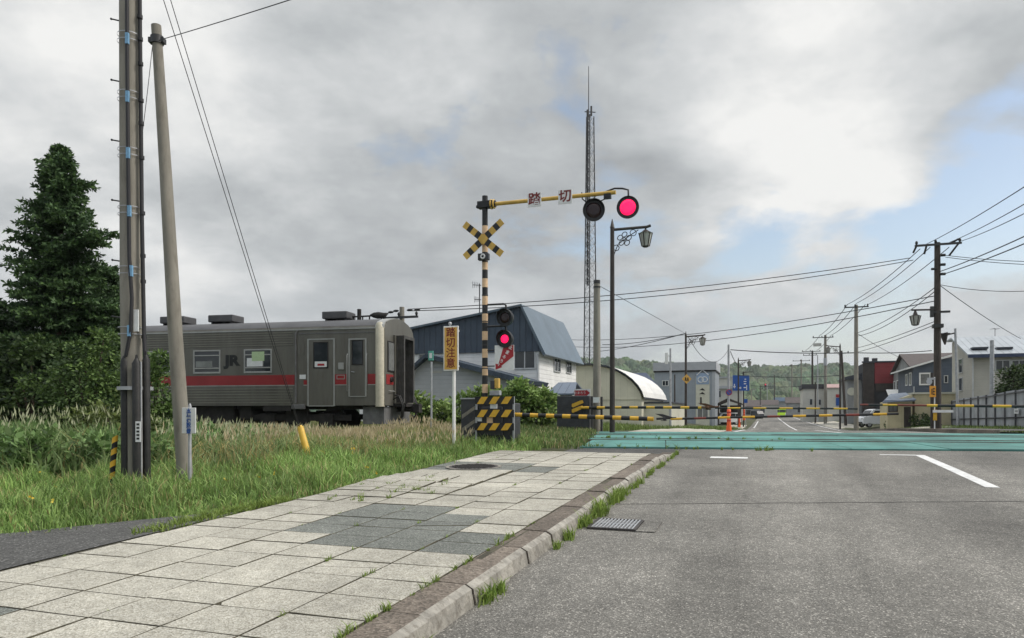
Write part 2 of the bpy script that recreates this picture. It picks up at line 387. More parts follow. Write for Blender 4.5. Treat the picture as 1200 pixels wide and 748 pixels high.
cc = ramp(t, [(.23, (.215, .227, .236)), (.42, (.315, .329, .337)), (.55, (.42, .43, .434)), (.69, (.56, .56, .55))]); t.links.new(br, cc.inputs[0])
# sky overhead, out of the picture, brightened to light the ground
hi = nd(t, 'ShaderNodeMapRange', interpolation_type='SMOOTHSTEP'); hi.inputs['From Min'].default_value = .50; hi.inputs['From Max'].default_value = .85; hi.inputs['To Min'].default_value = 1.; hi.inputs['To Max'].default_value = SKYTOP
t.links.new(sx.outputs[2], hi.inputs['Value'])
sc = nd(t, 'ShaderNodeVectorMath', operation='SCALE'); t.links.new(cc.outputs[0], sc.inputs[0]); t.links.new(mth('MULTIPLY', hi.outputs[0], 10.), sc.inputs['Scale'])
skb = nd(t, 'ShaderNodeVectorMath', operation='MULTIPLY'); t.links.new(sky.outputs[0], skb.inputs[0]); skb.inputs[1].default_value = SKYBLUE
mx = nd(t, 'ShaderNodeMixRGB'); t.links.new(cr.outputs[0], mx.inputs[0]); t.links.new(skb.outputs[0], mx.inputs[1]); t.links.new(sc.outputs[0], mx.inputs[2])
hz = nd(t, 'ShaderNodeMapRange', interpolation_type='SMOOTHSTEP'); hz.inputs['From Min'].default_value = .0; hz.inputs['From Max'].default_value = .25; hz.inputs['To Min'].default_value = .70; hz.inputs['To Max'].default_value = 0.
t.links.new(sx.outputs[2], hz.inputs['Value'])
mh = nd(t, 'ShaderNodeMixRGB'); t.links.new(hz.outputs[0], mh.inputs[0]); t.links.new(mx.outputs[0], mh.inputs[1]); mh.inputs[2].default_value = (3.2, 3.42, 3.6, 1)
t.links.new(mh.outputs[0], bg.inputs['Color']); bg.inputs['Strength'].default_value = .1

# ------------------------------------------------------------ ground, road, pavement
def sheet(name, As, Ls, zf, m, mask=None, smooth=True):
    A, L = np.meshgrid(As, Ls, indexing='ij'); X = A * SN + L * CS; Y = A * CS - L * SN; Z = zf(A, L)
    V = np.stack([X, Y, Z], -1).reshape(-1, 3); n, k = A.shape
    i, j = np.meshgrid(np.arange(n - 1), np.arange(k - 1), indexing='ij'); b = (i * k + j).ravel()
    return tag(npmesh(name, V, [np.stack([b, b + 1, b + k + 1, b + k], 1)], m, smooth=smooth), None, None, kind='structure')
AST = np.concatenate([np.arange(-60, -12, 4.), np.arange(-12, 32, .5), np.arange(32, 130, 2.), np.arange(130, 400, 10.), np.arange(400, 1101, 100.)])
LST = np.concatenate([[-900, -400, -200, -100, -60, -40, -30], np.arange(-25, -4.8, 1.), [-4.82, -1.7, 3, 6.9, 7.6, 8.6], np.arange(9.5, 22, 1.), [26, 32, 40, 60, 100, 200, 400, 900]])
def gz(A, L):
    z = zr(A) + vadd(A, L)
    return z + np.where((L > -4.9) & (L < 7.2), -.07, 0) + np.where(L <= -4.82, .0, 0)
M['soil'] = mat('verge_soil', (.055, .06, .025), .95, var=.45, scale=1.3, bump=.6, bscale=12)
sheet('ground', AST, LST, gz, 'soil')

def speckled(name, stops, cell, big, rough, bump, crack=0., moss=None):
    m, t, b = nt(name); tc = nd(t, 'ShaderNodeTexCoord')
    v = nd(t, 'ShaderNodeTexVoronoi', Scale=cell); t.links.new(tc.outputs['Object'], v.inputs['Vector'])
    sp = nd(t, 'ShaderNodeSeparateColor'); t.links.new(v.outputs['Color'], sp.inputs[0])
    r = ramp(t, stops); t.links.new(sp.outputs[0], r.inputs[0])
    n = nd(t, 'ShaderNodeTexNoise', Scale=.55, Detail=8., Roughness=.62); t.links.new(tc.outputs['Object'], n.inputs['Vector'])
    r2 = ramp(t, [(.3, 1 - big), (.7, 1 + big * .6)]); t.links.new(n.outputs['Fac'], r2.inputs[0])
    mu = nd(t, 'ShaderNodeMixRGB', blend_type='MULTIPLY'); mu.inputs[0].default_value = 1; t.links.new(r.outputs[0], mu.inputs[1]); t.links.new(r2.outputs[0], mu.inputs[2]); out = mu.outputs[0]
    n4 = nd(t, 'ShaderNodeTexNoise', Scale=9., Detail=6., Roughness=.7); t.links.new(tc.outputs['Object'], n4.inputs['Vector'])
    r4 = ramp(t, [(.3, .8), (.7, 1.15)]); t.links.new(n4.outputs['Fac'], r4.inputs[0])
    m4 = nd(t, 'ShaderNodeMixRGB', blend_type='MULTIPLY'); m4.inputs[0].default_value = 1; t.links.new(out, m4.inputs[1]); t.links.new(r4.outputs[0], m4.inputs[2]); out = m4.outputs[0]
    if crack:
        ge = nd(t, 'ShaderNodeNewGeometry'); r5 = ramp(t, [(0, 1 - crack), (1, 1 + crack * .6)]); t.links.new(ge.outputs['Random Per Island'], r5.inputs[0])
        m5 = nd(t, 'ShaderNodeMixRGB', blend_type='MULTIPLY'); m5.inputs[0].default_value = 1; t.links.new(out, m5.inputs[1]); t.links.new(r5.outputs[0], m5.inputs[2]); out = m5.outputs[0]
    t.links.new(out, b.inputs['Base Color']); b.inputs['Roughness'].default_value = rough; b.inputs['Specular IOR Level'].default_value = .3
    bp = nd(t, 'ShaderNodeBump', Strength=bump, Distance=.004); t.links.new(v.outputs['Distance'], bp.inputs['Height']); t.links.new(bp.outputs[0], b.inputs['Normal'])
    return m
M['asphalt'] = speckled('asphalt', [(0, (.095, .090, .079)), (.45, (.155, .148, .130)), (.80, (.19, .181, .16)), (.93, (.29, .275, .245)), (1, (.50, .475, .42))], 125, .36, .8, .7)
def wheel_tracks(m):                              # the worn wheel paths and oil-darkened lane middle run along the road
    t = m.node_tree; b = t.nodes['Principled BSDF']; old = b.inputs['Base Color'].links[0].from_socket
    tc = nd(t, 'ShaderNodeTexCoord'); mp = nd(t, 'ShaderNodeMapping', vector_type='TEXTURE'); mp.inputs['Rotation'].default_value = (0, 0, -TH); t.links.new(tc.outputs['Object'], mp.inputs['Vector'])
    ms = nd(t, 'ShaderNodeMapping'); ms.inputs['Scale'].default_value = (1.1, .07, 1); t.links.new(mp.outputs[0], ms.inputs['Vector'])
    n = nd(t, 'ShaderNodeTexNoise', Scale=1.0, Detail=5., Roughness=.55); t.links.new(ms.outputs[0], n.inputs['Vector']); r = ramp(t, [(.32, .74), (.66, 1.2)]); t.links.new(n.outputs['Fac'], r.inputs[0])
    mu = nd(t, 'ShaderNodeMixRGB', blend_type='MULTIPLY'); mu.inputs[0].default_value = 1; t.links.new(old, mu.inputs[1]); t.links.new(r.outputs[0], mu.inputs[2])
    n2 = nd(t, 'ShaderNodeTexVoronoi', Scale=.42, feature='DISTANCE_TO_EDGE'); nz = nd(t, 'ShaderNodeTexNoise', Scale=1.6, Detail=6.); t.links.new(tc.outputs['Object'], nz.inputs['Vector'])
    mx = nd(t, 'ShaderNodeMixRGB'); mx.inputs[0].default_value = .35; t.links.new(tc.outputs['Object'], mx.inputs[1]); t.links.new(nz.outputs['Color'], mx.inputs[2]); t.links.new(mx.outputs[0], n2.inputs['Vector'])
    r2 = ramp(t, [(0, .62), (.006, 1.)]); t.links.new(n2.outputs['Distance'], r2.inputs[0]); m3 = nd(t, 'ShaderNodeMixRGB', blend_type='MULTIPLY'); m3.inputs[0].default_value = .55; t.links.new(mu.outputs[0], m3.inputs[1]); t.links.new(r2.outputs[0], m3.inputs[2])
    t.links.new(m3.outputs[0], b.inputs['Base Color'])
wheel_tracks(M['asphalt'])
M['asphalt_dark'] = speckled('path_asphalt', [(0, (.05, .05, .047)), (.6, (.085, .083, .078)), (.92, (.12, .118, .11)), (1, (.24, .235, .22))], 80, .3, .85, .5)
M['pave'] = speckled('exposed_aggregate_slab', [(0, (.24, .222, .178)), (.3, (.37, .35, .288)), (.75, (.45, .428, .36)), (1, (.56, .54, .47))], 120, .30, .85, .7, .10)
M['pave_dark'] = speckled('dark_aggregate_slab', [(0, (.075, .082, .070)), (.5, (.155, .163, .142)), (.88, (.215, .222, .20)), (1, (.34, .345, .31))], 120, .3, .8, .7, .12)
M['kerbstone'] = speckled('kerb_stone', [(0, (.10, .085, .068)), (.5, (.165, .135, .108)), (1, (.24, .205, .165))], 70, .35, .85, .6, .28)
M['kerb_edge'] = mat('kerb_chipped_edge', (.27, .255, .22), .9, var=.4, scale=7, bump=.8, bscale=38, dirt=.75)
sheet('road', AST[AST <= 1000], np.array([-1.66, -.5, 1, 2.5, 4, 5.5, 7.0]), lambda A, L: zr(A), 'asphalt')
AP = np.arange(14.0, 27.6, .5)
sheet('road_apron', AP, np.array([-3.9, -3.0, -1.66]), lambda A, L: zr(A) + .004, 'asphalt_dark')
sheet('road_apron', AP, np.array([7.0, 9, 11.5]), lambda A, L: zr(A) + .004, 'asphalt')
# the dark path that meets the pavement
pa = np.linspace(0, 1, 12); pl = np.array([-14, -11, -8, -7, -6.2, -5.6, -5.2, -4.84])
Lg = np.repeat(pl[None, :], 12, 0); edge = np.interp(pl, [-14, -8, -6.2, -5.2, -4.84], [3.0, 3.6, 4.5, 5.6, 6.4])
Ag = -5 + (edge[None, :] + 5 + .1) * pa[:, None]
X = Ag * SN + Lg * CS; Y = Ag * CS - Lg * SN; Z = zr(Ag) + vadd(Ag, Lg) + np.interp(Lg, [-6, -4.84], [.075, .125])
k = len(pl); i, j = np.meshgrid(np.arange(11), np.arange(k - 1), indexing='ij'); b = (i * k + j).ravel()
tag(npmesh('side_path', np.stack([X, Y, Z], -1).reshape(-1, 3), [np.stack([b, b + 1, b + k + 1, b + k], 1)], 'asphalt_dark', smooth=True), None, None, kind='structure')

# pavement: single slabs with open joints over a bed
def rise(A): return .13 * (1 - .85 * sstep(12.6, 14.2, A))
M['joint'] = mat('joint_soil', (.075, .068, .046), .95, var=.6, scale=7, bump=.5, bscale=60)
sheet('pavement_bed', np.arange(-6, 14.31, .5), np.array([-4.82, -3.8, -2.8, -1.85]), lambda A, L: zr(A) + rise(A) - .008, 'joint')
mb = MB(); LW = .4783; AWD = .376
dark_tiles = set()
for r in range(60):
    a0 = -5.8 + r * AWD
    if a0 + AWD > 14.25: break
    for c in range(6):
        l1 = -1.905 - c * LW; l0 = l1 - LW; am = a0 + AWD / 2
        dk = (c == 0 and 4.75 < am < 5.65) or (c == 1 and 4.75 < am < 6.35) or (c == 2 and 4.75 < am < 6.75) or (c == 3 and 5.1 < am < 6.75) or (9.45 < am < 10.9 and 2 <= c <= 5 and not (c == 2 and am > 10.3)) or (am > 13.75 and c <= 3) \
            or (2.4 < am < 2.9 and c >= 4) or (-3.4 < am < -1.6 and c < 4)
        heave = .035 * math.exp(-((am - 8.1) ** 2) / .5) * (1 if c >= 4 else (.5 if c == 3 else 0)) + .02 * math.exp(-((am - 9.3) ** 2) / .3) * (c == 3)
        g = .004 + rnd.uniform(0, .0028); tz = rnd.gauss(0, .0016) + heave; ta = rnd.gauss(0, .003) + (.05 * heave / .035 if heave > .004 else 0); tl = rnd.gauss(0, .003)
        cut = rnd.random() < (.10 if heave < .01 else .8); u0, u1 = rnd.uniform(.2, .8), rnd.uniform(.2, .8); chip = rnd.random() < .13
        for pc in ((0, 1) if cut else (2,)):         # some slabs have cracked in two
            e = lambda u: a0 + g + (AWD - 2 * g) * u
            if pc == 0: pts = [(a0 + g, l0 + g), (a0 + g, l1 - g), (e(u1) - .0022, l1 - g), (e(u0) - .0022, l0 + g)]
            elif pc == 1: pts = [(e(u0) + .0022, l0 + g), (e(u1) + .0022, l1 - g), (a0 + AWD - g, l1 - g), (a0 + AWD - g, l0 + g)]
            else:
                pts = [(a0 + g, l0 + g), (a0 + g, l1 - g), (a0 + AWD - g, l1 - g), (a0 + AWD - g, l0 + g)]
                if chip: k = rnd.uniform(.02, .06); pts = [(a0 + g + k, l0 + g), (a0 + g, l0 + g + k * .8)] + pts[1:]
            n = len(pts); ca = sum(p[0] for p in pts) / n; cl = sum(p[1] for p in pts) / n; vs = []
            if pc < 2: tz2 = rnd.gauss(0, .002); ta2 = rnd.gauss(0, .008)
            else: tz2 = ta2 = 0
            for dz, ins in ((-.05, 0), (-.003, 0), (0, .0025)):
                for (aa, ll) in pts:
                    aa += ins * (1 if aa < ca else -1); ll += ins * (1 if ll < cl else -1)
                    x, y = RX(aa, ll); vs.append((x, y, float(zr(aa) + rise(np.array(aa))) + tz + tz2 + (aa - am) * (ta + ta2) + (ll - (l0 + l1) / 2) * tl + dz))
            fs = [tuple(range(2 * n, 3 * n))] + [(b0 + q, b0 + (q + 1) % n, b0 + n + (q + 1) % n, b0 + n + q) for b0 in (0, n) for q in range(n)]
            mb.add(vs, [tuple(reversed(fs[0]))], 1 if dk else 0); mb.add(vs, [tuple(reversed(f)) for f in fs[1:]], 2)
tag(mb.build('pavement', ['pave', 'pave_dark', 'joint']), None, None, kind='structure')
# kerb stones
mb = MB(); a0 = -6.
while a0 < 14.3:
    ln = .62 if rnd.random() < .8 else .45; a1 = min(a0 + ln, 14.4); tw = rnd.gauss(0, .006); dz = rnd.gauss(0, .005)
    prof = [(-1.897, -.12), (-1.897, -.002), (-1.70, -.006), (-1.655, -.032), (-1.625, -.12)]
    vs = []
    for aa in (a0 + .006, a1 - .006):
        for k, (l, dzp) in enumerate(prof):
            zt = float(zr(aa) + rise(np.array(aa)))
            x, y = RX(aa, l + tw); vs.append((x, y, (zt + dzp + dz) if k not in (0, 4) else float(zr(aa)) - .06))
    mb.add(vs, [(0, 1, 6, 5), (1, 2, 7, 6)], 0); mb.add(vs, [(2, 3, 8, 7), (3, 4, 9, 8)], 1); mb.add(vs, [(4, 3, 2, 1, 0), (5, 6, 7, 8, 9)], 0)
    a0 = a1
tag(mb.build('kerb', ['kerbstone', 'kerb_edge']), None, None, kind='structure')

# teal level crossing
M['teal'] = mat('teal_crossing_paint', (.072, .218, .190), .75, var=.30, scale=1.6, bump=.3, bscale=30, dirt=.6, stretch=(.5, 1.6, 1))
def tsheet(mb, b0, b1, q0, q1, dz):
    nq = 3
    vs = []
    for k in range(nq + 1):
        q = q0 + (q1 - q0) * k / nq
        for bb, d in ((b0, -.09), (b0, 0), (b1, 0), (b1, -.09)):
            x, y = TX(bb, q); a, l = AL(x, y); vs.append((x, y, float(zr(a)) + dz + d))
    for k in range(nq):
        for j in range(3): mb.add(vs[4 * k:4 * k + 8], [(j, j + 4, j + 5, j + 1)], 0)
    mb.add(vs[:4], [(0, 1, 2, 3)]); mb.add(vs[-4:], [(3, 2, 1, 0)])
wheel_tracks(M['teal'])
mb = MB()
for k, (b0, b1, dz) in enumerate([(15.62, 18.36, .036), (18.54, 19.46, .036), (19.62, 22.36, .036), (22.54, 23.46, .036), (23.62, 26.2, .036)]):
    q = -1.80 - (b0 - 15.6) * .075 + rnd.uniform(-.03, .03)
    while q < 15.5: e_ = q + 1.82; tsheet(mb, b0, b1, q, e_ - .018, dz + rnd.uniform(-.004, .004)); q = e_
tag(mb.build('level_crossing', 'teal'), None, None, kind='structure')
def rails(b, q0, q1):
    mb = MB()
    for s in (-.533, .533):
        n = 60
        for k in range(n):
            qa, qb = q0 + (q1 - q0) * k / n, q0 + (q1 - q0) * (k + 1) / n; vs = []
            for q in (qa, qb):
                for w, dz in ((-.035, 0), (.035, 0), (.035, -.14), (-.035, -.14)):
                    x, y = TX(b + s + w, q); a, l = AL(x, y); vs.append((x, y, float(zr(a)) + .05 + dz))
            mb.add(vs, [(0, 4, 5, 1), (1, 5, 6, 2), (3, 7, 4, 0)])
    return tag(mb.build('railway_rails', 'rail'), None, None, kind='structure')
rails(19.0, -45, 15.5); rails(23.0, -45, 15.5)

# painted marks
M['seam'] = mat('asphalt_seam', (.055, .053, .048), .9, var=.3, scale=6)
mb = MB(); n = 30
for k in range(n):
    vs = []
    for q in (k, k + 1):
        px = 722 + (1400 - 722) * q / n; x = (px - 600) / F; yy = 8.05 - .006 * q + .012 * math.sin(q * 1.7)
        for dy in (-.011, .011): a_, l_ = AL(x * yy, yy + dy); vs.append((x * yy, yy + dy, float(zr(a_)) + .003))
    mb.add(vs, [(0, 2, 3, 1)])
tag(mb.build('asphalt_seam', 'seam'), None, None, kind='structure')
M['line'] = mat('road_paint', (.62, .62, .60), .7, var=.18, scale=5, dirt=.35)
def strip(name, pts, z=.004):                     # pts: (a, l) pairs left/right alternating quads
    mb = MB()
    for (a0, a1, l0, l1) in pts:
        n = max(1, int(abs(a1 - a0) / 2))
        for k in range(n):
            aa, ab = a0 + (a1 - a0) * k / n, a0 + (a1 - a0) * (k + 1) / n
            vs = [(*RX(a, l), float(zr(a)) + z) for a, l in ((aa, l0), (ab, l0), (ab, l1), (aa, l1))]
            mb.add(vs, [(3, 2, 1, 0)])
    return tag(mb.build(name, 'line'), None, None, kind='structure')
strip('road_marking_centre', [(10.45, 15.0, 2.58, 2.74), (5.35, 7.0, 2.58, 2.74) if False else (-9, -4, 2.58, 2.74), (29, 400, 2.56, 2.72)])
strip('road_marking_stop', [(13.55, 13.85, -.95, -.30), (14.86, 15.0, 2.0, 2.58)])
strip('road_marking_edge', [(30, 400, 6.1, 6.23), (30, 48, -1.22, -1.08), (56, 70, -1.22, -1.08), (80, 130, -1.22, -1.08)])
# ------------------------------------------------------------ grass, weeds, far woods
def scatter(n, a0, a1, l0, l1):
    return rng.uniform(a0, a1, n), rng.uniform(l0, l1, n)
def ground_pts(A, L, dz=0.):
    X = A * SN + L * CS; Y = A * CS - L * SN; Z = zr(A) + vadd(A, L) + np.where(L <= -4.82, .0, 0) + dz
    return np.stack([X, Y, Z], 1)
def edge_a(L): return np.interp(L, [-14, -8, -6.2, -5.2, -4.84, -4.6], [3.05, 3.65, 4.5, 5.6, 6.5, 7.2])
def patch(A, L, s, ph=0.): return np.sin(A * s + ph) * np.cos(L * s * 1.3 - ph) + .6 * np.sin(A * s * 2.7 + L * s * 1.9 + ph)
def tallness(Xp, Yp): return sstep(-.7, 1.3, Yp - (10.6 + np.maximum(0, Xp + 6.2) * .72) + .35 * np.sin(Xp * 2.3) + .3 * np.sin(Xp * 5.1 + Yp * 3.))
parts = []
A, L = scatter(265000, 2.8, 16.5, -17, -4.45)
pp = ground_pts(A, L); X, Y = pp[:, 0], pp[:, 1]
b_, q_ = X * SP + Y * CP, X * CP - Y * SP
ok = (A > edge_a(L) + rng.normal(0, .10, len(A)) + .05 * patch(A, L, 5)) & (b_ < 17.6) & (np.abs(X / np.maximum(Y, .1)) < 1.08) & (L < -4.66 + .13 * patch(A, L, 3.1) + rng.normal(0, .05, len(L)))
ok &= rng.random(len(A)) > tallness(X, Y) * .65
pp, A, L = pp[ok], A[ok], L[ok]; n = len(pp)
near = np.minimum(np.abs(A - edge_a(L)), np.abs(L + 4.72))
h = rng.gamma(5, .024, n) * (1 + .42 * patch(A, L, 1.7) + .25 * patch(A, L, 4.5, .7)) * np.interp(near, [0, .5, 1.2], [.5, .95, 1.25]) * (1 + .8 * tallness(X[ok] if len(X) != n else X, Y[ok] if len(Y) != n else Y)); h = np.clip(h, .03, .36)
g = tint(n, (.135, .240, .055), (.29, .40, .125), .28); y = rng.random((n, 1)) < (.07 + .10 * (patch(A, L, 2.2, 1.)[:, None] > .4)); g = np.where(y, tint(n, (.30, .27, .10), (.40, .35, .17), .15), g)
g *= (1 + .18 * patch(A, L, .9, 2.)[:, None])
parts.append(blades(pp, h, .0042 + .00022 * pp[:, 1] + rng.random(n) * .002, rng.random(n) * 6.28, rng.uniform(.1, .75, n), np.clip(g, .01, 1)))
V, Fq, C = join(parts); tag(npmesh('verge_grass', V, Fq, 'blade', C), 'short green grass on the verge along the pavement', 'grass', kind='stuff')
# tall reeds and dry grass towards the railway
A, L = scatter(165000, 7, 24, -26, -3.9); pp = ground_pts(A, L); X, Y = pp[:, 0], pp[:, 1]; b_ = X * SP + Y * CP; q_ = X * CP - Y * SP
ok = (tallness(X, Y) > rng.random(len(A))) & (b_ < 21.2) & ~((X / Y > -.318) & (X / Y < -.262) & (Y < 13.4)) & (np.abs(X / Y) < 1.05) & ((q_ < -2.9) | (b_ < 15.4)) & ((L < -5.0) | (b_ > 15.8)) & (q_ < -4.2)
ok &= rng.random(len(A)) < np.interp(b_, [12, 17, 21], [1, .6, .5])
pp = pp[ok]; X, Y = pp[:, 0], pp[:, 1]; n = len(pp)
dry = sstep(-6.2, -4.2, X + .35 * np.sin(Y * 1.7)); top = np.interp(X, [-12, -6.5, -5.2, -3, -1, 0.5], [.95, .90, .64, .48, .38, .26]) * np.interp(Y, [10, 13, 17, 20], [1.0, .95, .55, .34])
top = top * (1 + 1.3 * np.exp(-((X + 2.2) / .9) ** 2) * sstep(14, 17, Y))
h = top * rng.uniform(.45, 1.08, n) * (.55 + .45 * tallness(X, Y))
g = tint(n, (.11, .185, .060), (.30, .38, .165), .27); d = tint(n, (.30, .26, .10), (.48, .39, .17), .18)
isd = rng.random((n, 1)) < (.05 + .34 * dry[:, None]); g = np.where(isd, d, g)
parts = [blades(pp, h, (.0055 + .0003 * Y + rng.random(n) * .004) * (1.55 - .6 * dry), rng.random(n) * 6.28, rng.uniform(.15, .85, n), g)]
hs = rng.random(n) < (.045 + .11 * dry); hp = pp[hs]; m = len(hp); hd = dry[hs]
hh = top[hs] * rng.uniform(.8, 1.22, m); az = rng.random(m) * 6.28
stalk = blades(hp, hh * 1.02, np.full(m, .0032), az, np.full(m, .12), np.where(hd[:, None] > .5, tint(m, (.33, .27, .13), (.45, .36, .2)), tint(m, (.17, .21, .08), (.25, .28, .13))))
tp = hp + np.stack([np.cos(az) * hh * .1, np.sin(az) * hh * .1, hh * .93], 1)
hc = np.where(hd[:, None] > rng.random((m, 1)), tint(m, (.46, .38, .23), (.62, .54, .37), .12), tint(m, (.42, .45, .27), (.60, .61, .42), .12))
parts += [stalk, heads(tp, rng.uniform(.09, .18, m), rng.uniform(.007, .014, m), az, hc)]
V, Fq, C = join(parts); tag(npmesh('tall_grass', V, Fq, 'blade', C), 'tall seeding grass and reeds between verge and railway', 'grass', kind='stuff')
# broad leaved undergrowth among the reeds
A, L = scatter(34000, 6.5, 20, -18, -5.2); pp = ground_pts(A, L); X, Y = pp[:, 0], pp[:, 1]
ok = (tallness(X, Y) > .42) & (X < -3.2) & ~((X / Y > -.33) & (X / Y < -.25) & (Y < 14)) & (Y < 15.5) & (rng.random(len(X)) < np.interp(X, [-7, -5], [1, .0])) & (np.abs(X / Y) < 1.05) & (X * SP + Y * CP < 19) & (patch(A, L, 1.3) > -.25); pp = pp[ok]; n = len(pp)
cl = np.repeat(pp, 8, 0); k = len(cl); cl = cl + np.stack([rng.normal(0, .09, k), rng.normal(0, .09, k), rng.uniform(.05, .68, k) * np.interp(cl[:, 0], [-7, -4], [1, .6])], 1)
dd = unit(rng.normal(size=(k, 3)) + np.array([0, 0, .2])); ll = rng.uniform(.06, .20, k)
V, Fq, C = leafset(cl, dd, ll, ll * .24, tint(k, (.075, .140, .04), (.19, .29, .10), .28), unit(rng.normal(size=(k, 3)) * .5 + np.array([0, 0, 1.])))
tag(npmesh('undergrowth', V, Fq, 'leaf', C), 'broad leaved weeds growing among the reeds', 'weeds', kind='stuff')
# grass beyond the crossing, both sides
A, L = scatter(60000, 26.6, 62, -16, 20); pp = ground_pts(A, L); X, Y = pp[:, 0], pp[:, 1]; b_ = X * SP + Y * CP
vr = (L > 9.4) & (L < 14.0) & (A > 29)
ok = (b_ > 26.4) & ((L < -1.75 - .5 * (patch(A, L, 1.1) > .2)) | (vr & (patch(A, L, .7) > -.15))) & ~((A > 26) & (A < 37.5) & (L > -5.6) & (L < -1.5))
pp, A, L = pp[ok], A[ok], L[ok]; n = len(pp)
parts = [blades(pp, rng.uniform(.08, .34, n) * np.where(L > 0, .6, 1), .011 + rng.random(n) * .008, rng.random(n) * 6.28, rng.uniform(.1, .6, n), tint(n, (.10, .16, .035), (.20, .26, .08), .2))]
V, Fq, C = join(parts); tag(npmesh('verge_grass', V, Fq, 'blade', C), 'rough grass on the verges beyond the crossing', 'grass', kind='stuff')
# rough growth between the tracks left of the crossing
A, L = scatter(90000, 15, 31, -30, -2.5); pp = ground_pts(A, L); X, Y = pp[:, 0], pp[:, 1]; b_ = X * SP + Y * CP; q_ = X * CP - Y * SP
ok = ((b_ > 15.3) | ((L > -5.2) & (A > 14.5 + .15 * patch(A, L, 3.)))) & (q_ < -1.75 - (b_ - 15.6) * .075 + .16 * patch(A, L, 2.)) & ~((L > -3.7) & (b_ < 15.62)) & (np.abs(X / Y) < .5) & ((np.abs(b_ - 23) > 1.5) | (q_ > -8.5)) & (np.abs(np.abs(b_ - 23) - .53) > .12)
pp = pp[ok]; X = pp[:, 0]; n = len(pp); dry = rng.random((n, 1)) < np.where(pp[:, 0:1] > -.2, .14, .36)
parts = [blades(pp, rng.uniform(.08, .36, n) * np.where(pp[:, 0] > -.2, .62, 1.), .010 + rng.random(n) * .005, rng.random(n) * 6.28, rng.uniform(.1, .5, n), np.where(dry, tint(n, (.27, .23, .10), (.42, .35, .19)), tint(n, (.085, .14, .04), (.16, .22, .07), .2)))]
V, Fq, C = join(parts); tag(npmesh('trackside_grass', V, Fq, 'blade', C), 'green and dry grass beside the railway tracks', 'grass', kind='stuff')
# weeds in the gutter, the joints and the edge of the teal deck
def tufts(name, label, spots, k, h0, h1, w, c0=(.10, .17, .03), c1=(.20, .28, .07)):
    A = np.array([s[0] for s in spots]); L = np.array([s[1] for s in spots]); sc = np.array([s[2] for s in spots]); dz = np.array([s[3] for s in spots])
    A = np.repeat(A, k); L = np.repeat(L, k); s = np.repeat(sc, k); d = np.repeat(dz, k); n = len(A)
    A = A + rng.normal(0, .05, n) * s; L = L + rng.normal(0, .025, n) * s
    pp = np.stack([A * SN + L * CS, A * CS - L * SN, zr(A) + d], 1)
    V, Fq, C = join([blades(pp, rng.uniform(h0, h1, n) * s, w * (.6 + .4 * s) * rng.uniform(.6, 1.3, n), rng.random(n) * 6.28, rng.uniform(.3, .95, n), tint(n, c0, c1, .2))])
    tag(npmesh(name, V, Fq, 'blade', C), label, 'weeds', kind='stuff')
sp = []
for a0, a1, dn, s in ((4.1, 4.4, 7, .75), (5.5, 5.7, 3, .5), (6.0, 6.2, 6, .75), (6.55, 6.8, 9, .95), (7.1, 7.5, 12, 1.25), (7.8, 8.9, 20, 1.2), (9.2, 9.9, 9, .8), (10.4, 11.2, 9, .7), (11.6, 12.3, 8, .6), (12.8, 14.3, 16, .6), (3.2, 3.35, 3, .5)):
    for _ in range(dn): sp.append((rnd.uniform(a0, a1), -1.60 + rnd.gauss(0, .018), s * rnd.uniform(.5, 1.2), 0.))
tufts('gutter_weeds', 'green weeds growing in the gutter along the kerb', sp, 22, .05, .18, .006, (.13, .21, .035), (.27, .35, .085))
sp = []
for _ in range(70):
    a = rnd.uniform(2.6, 13.8); sp.append((a, -1.905 - LW * rnd.choice((0, 1, 2, 3, 4, 5, 6)), rnd.uniform(.15, .42), .108 * (1 if a < 12.6 else .4)))
for _ in range(40): sp.append((rnd.gauss(7.7, .55), rnd.uniform(-4.8, -3.5), rnd.uniform(.25, .6), .12))
for _ in range(22): sp.append((rnd.uniform(2.5, 5.5), -1.90, rnd.uniform(.2, .5), .115))
for _ in range(120):
    u = rnd.random(); sp.append((4.7 + 2.0 * u, -4.80 - rnd.random() * .28 * (1 - u * .4), rnd.uniform(.3, .8), .1))
tufts('joint_weeds', 'small weeds growing in the pavement joints', sp, 18, .05, .18, .006, (.13, .20, .035), (.25, .32, .08))
sp = [(15.45 + rnd.gauss(0, .06) - .0, rnd.uniform(-3.6, 1.2), rnd.uniform(.3, .9), 0.) for _ in range(26)] + [(19.2 + rnd.gauss(0, .2), rnd.uniform(-4.5, 1), rnd.uniform(.3, .7), .03) for _ in range(22)]
tufts('crossing_weeds', 'weeds sprouting along the teal crossing panels', sp, 14, .06, .2, .009)
# yellow flowers in the verge
A, L = scatter(140, 5, 13, -12, -5); pp = ground_pts(A, L, .2) + rng.normal(0, .03, (140, 3)); ok = (A > edge_a(L) + .6) & (patch(A, L, .8, 1.) > .3); pp = pp[ok]; n = len(pp)
V, Fq, C = leafset(np.repeat(pp, 3, 0), unit(rng.normal(size=(3 * n, 3))), np.full(3 * n, .035), np.full(3 * n, .014), tint(3 * n, (.6, .42, .03), (.7, .5, .06)))
tag(npmesh('wild_flowers', V, Fq, 'leaf', C), 'yellow wild flowers dotted through the verge grass', 'flowers', kind='stuff')

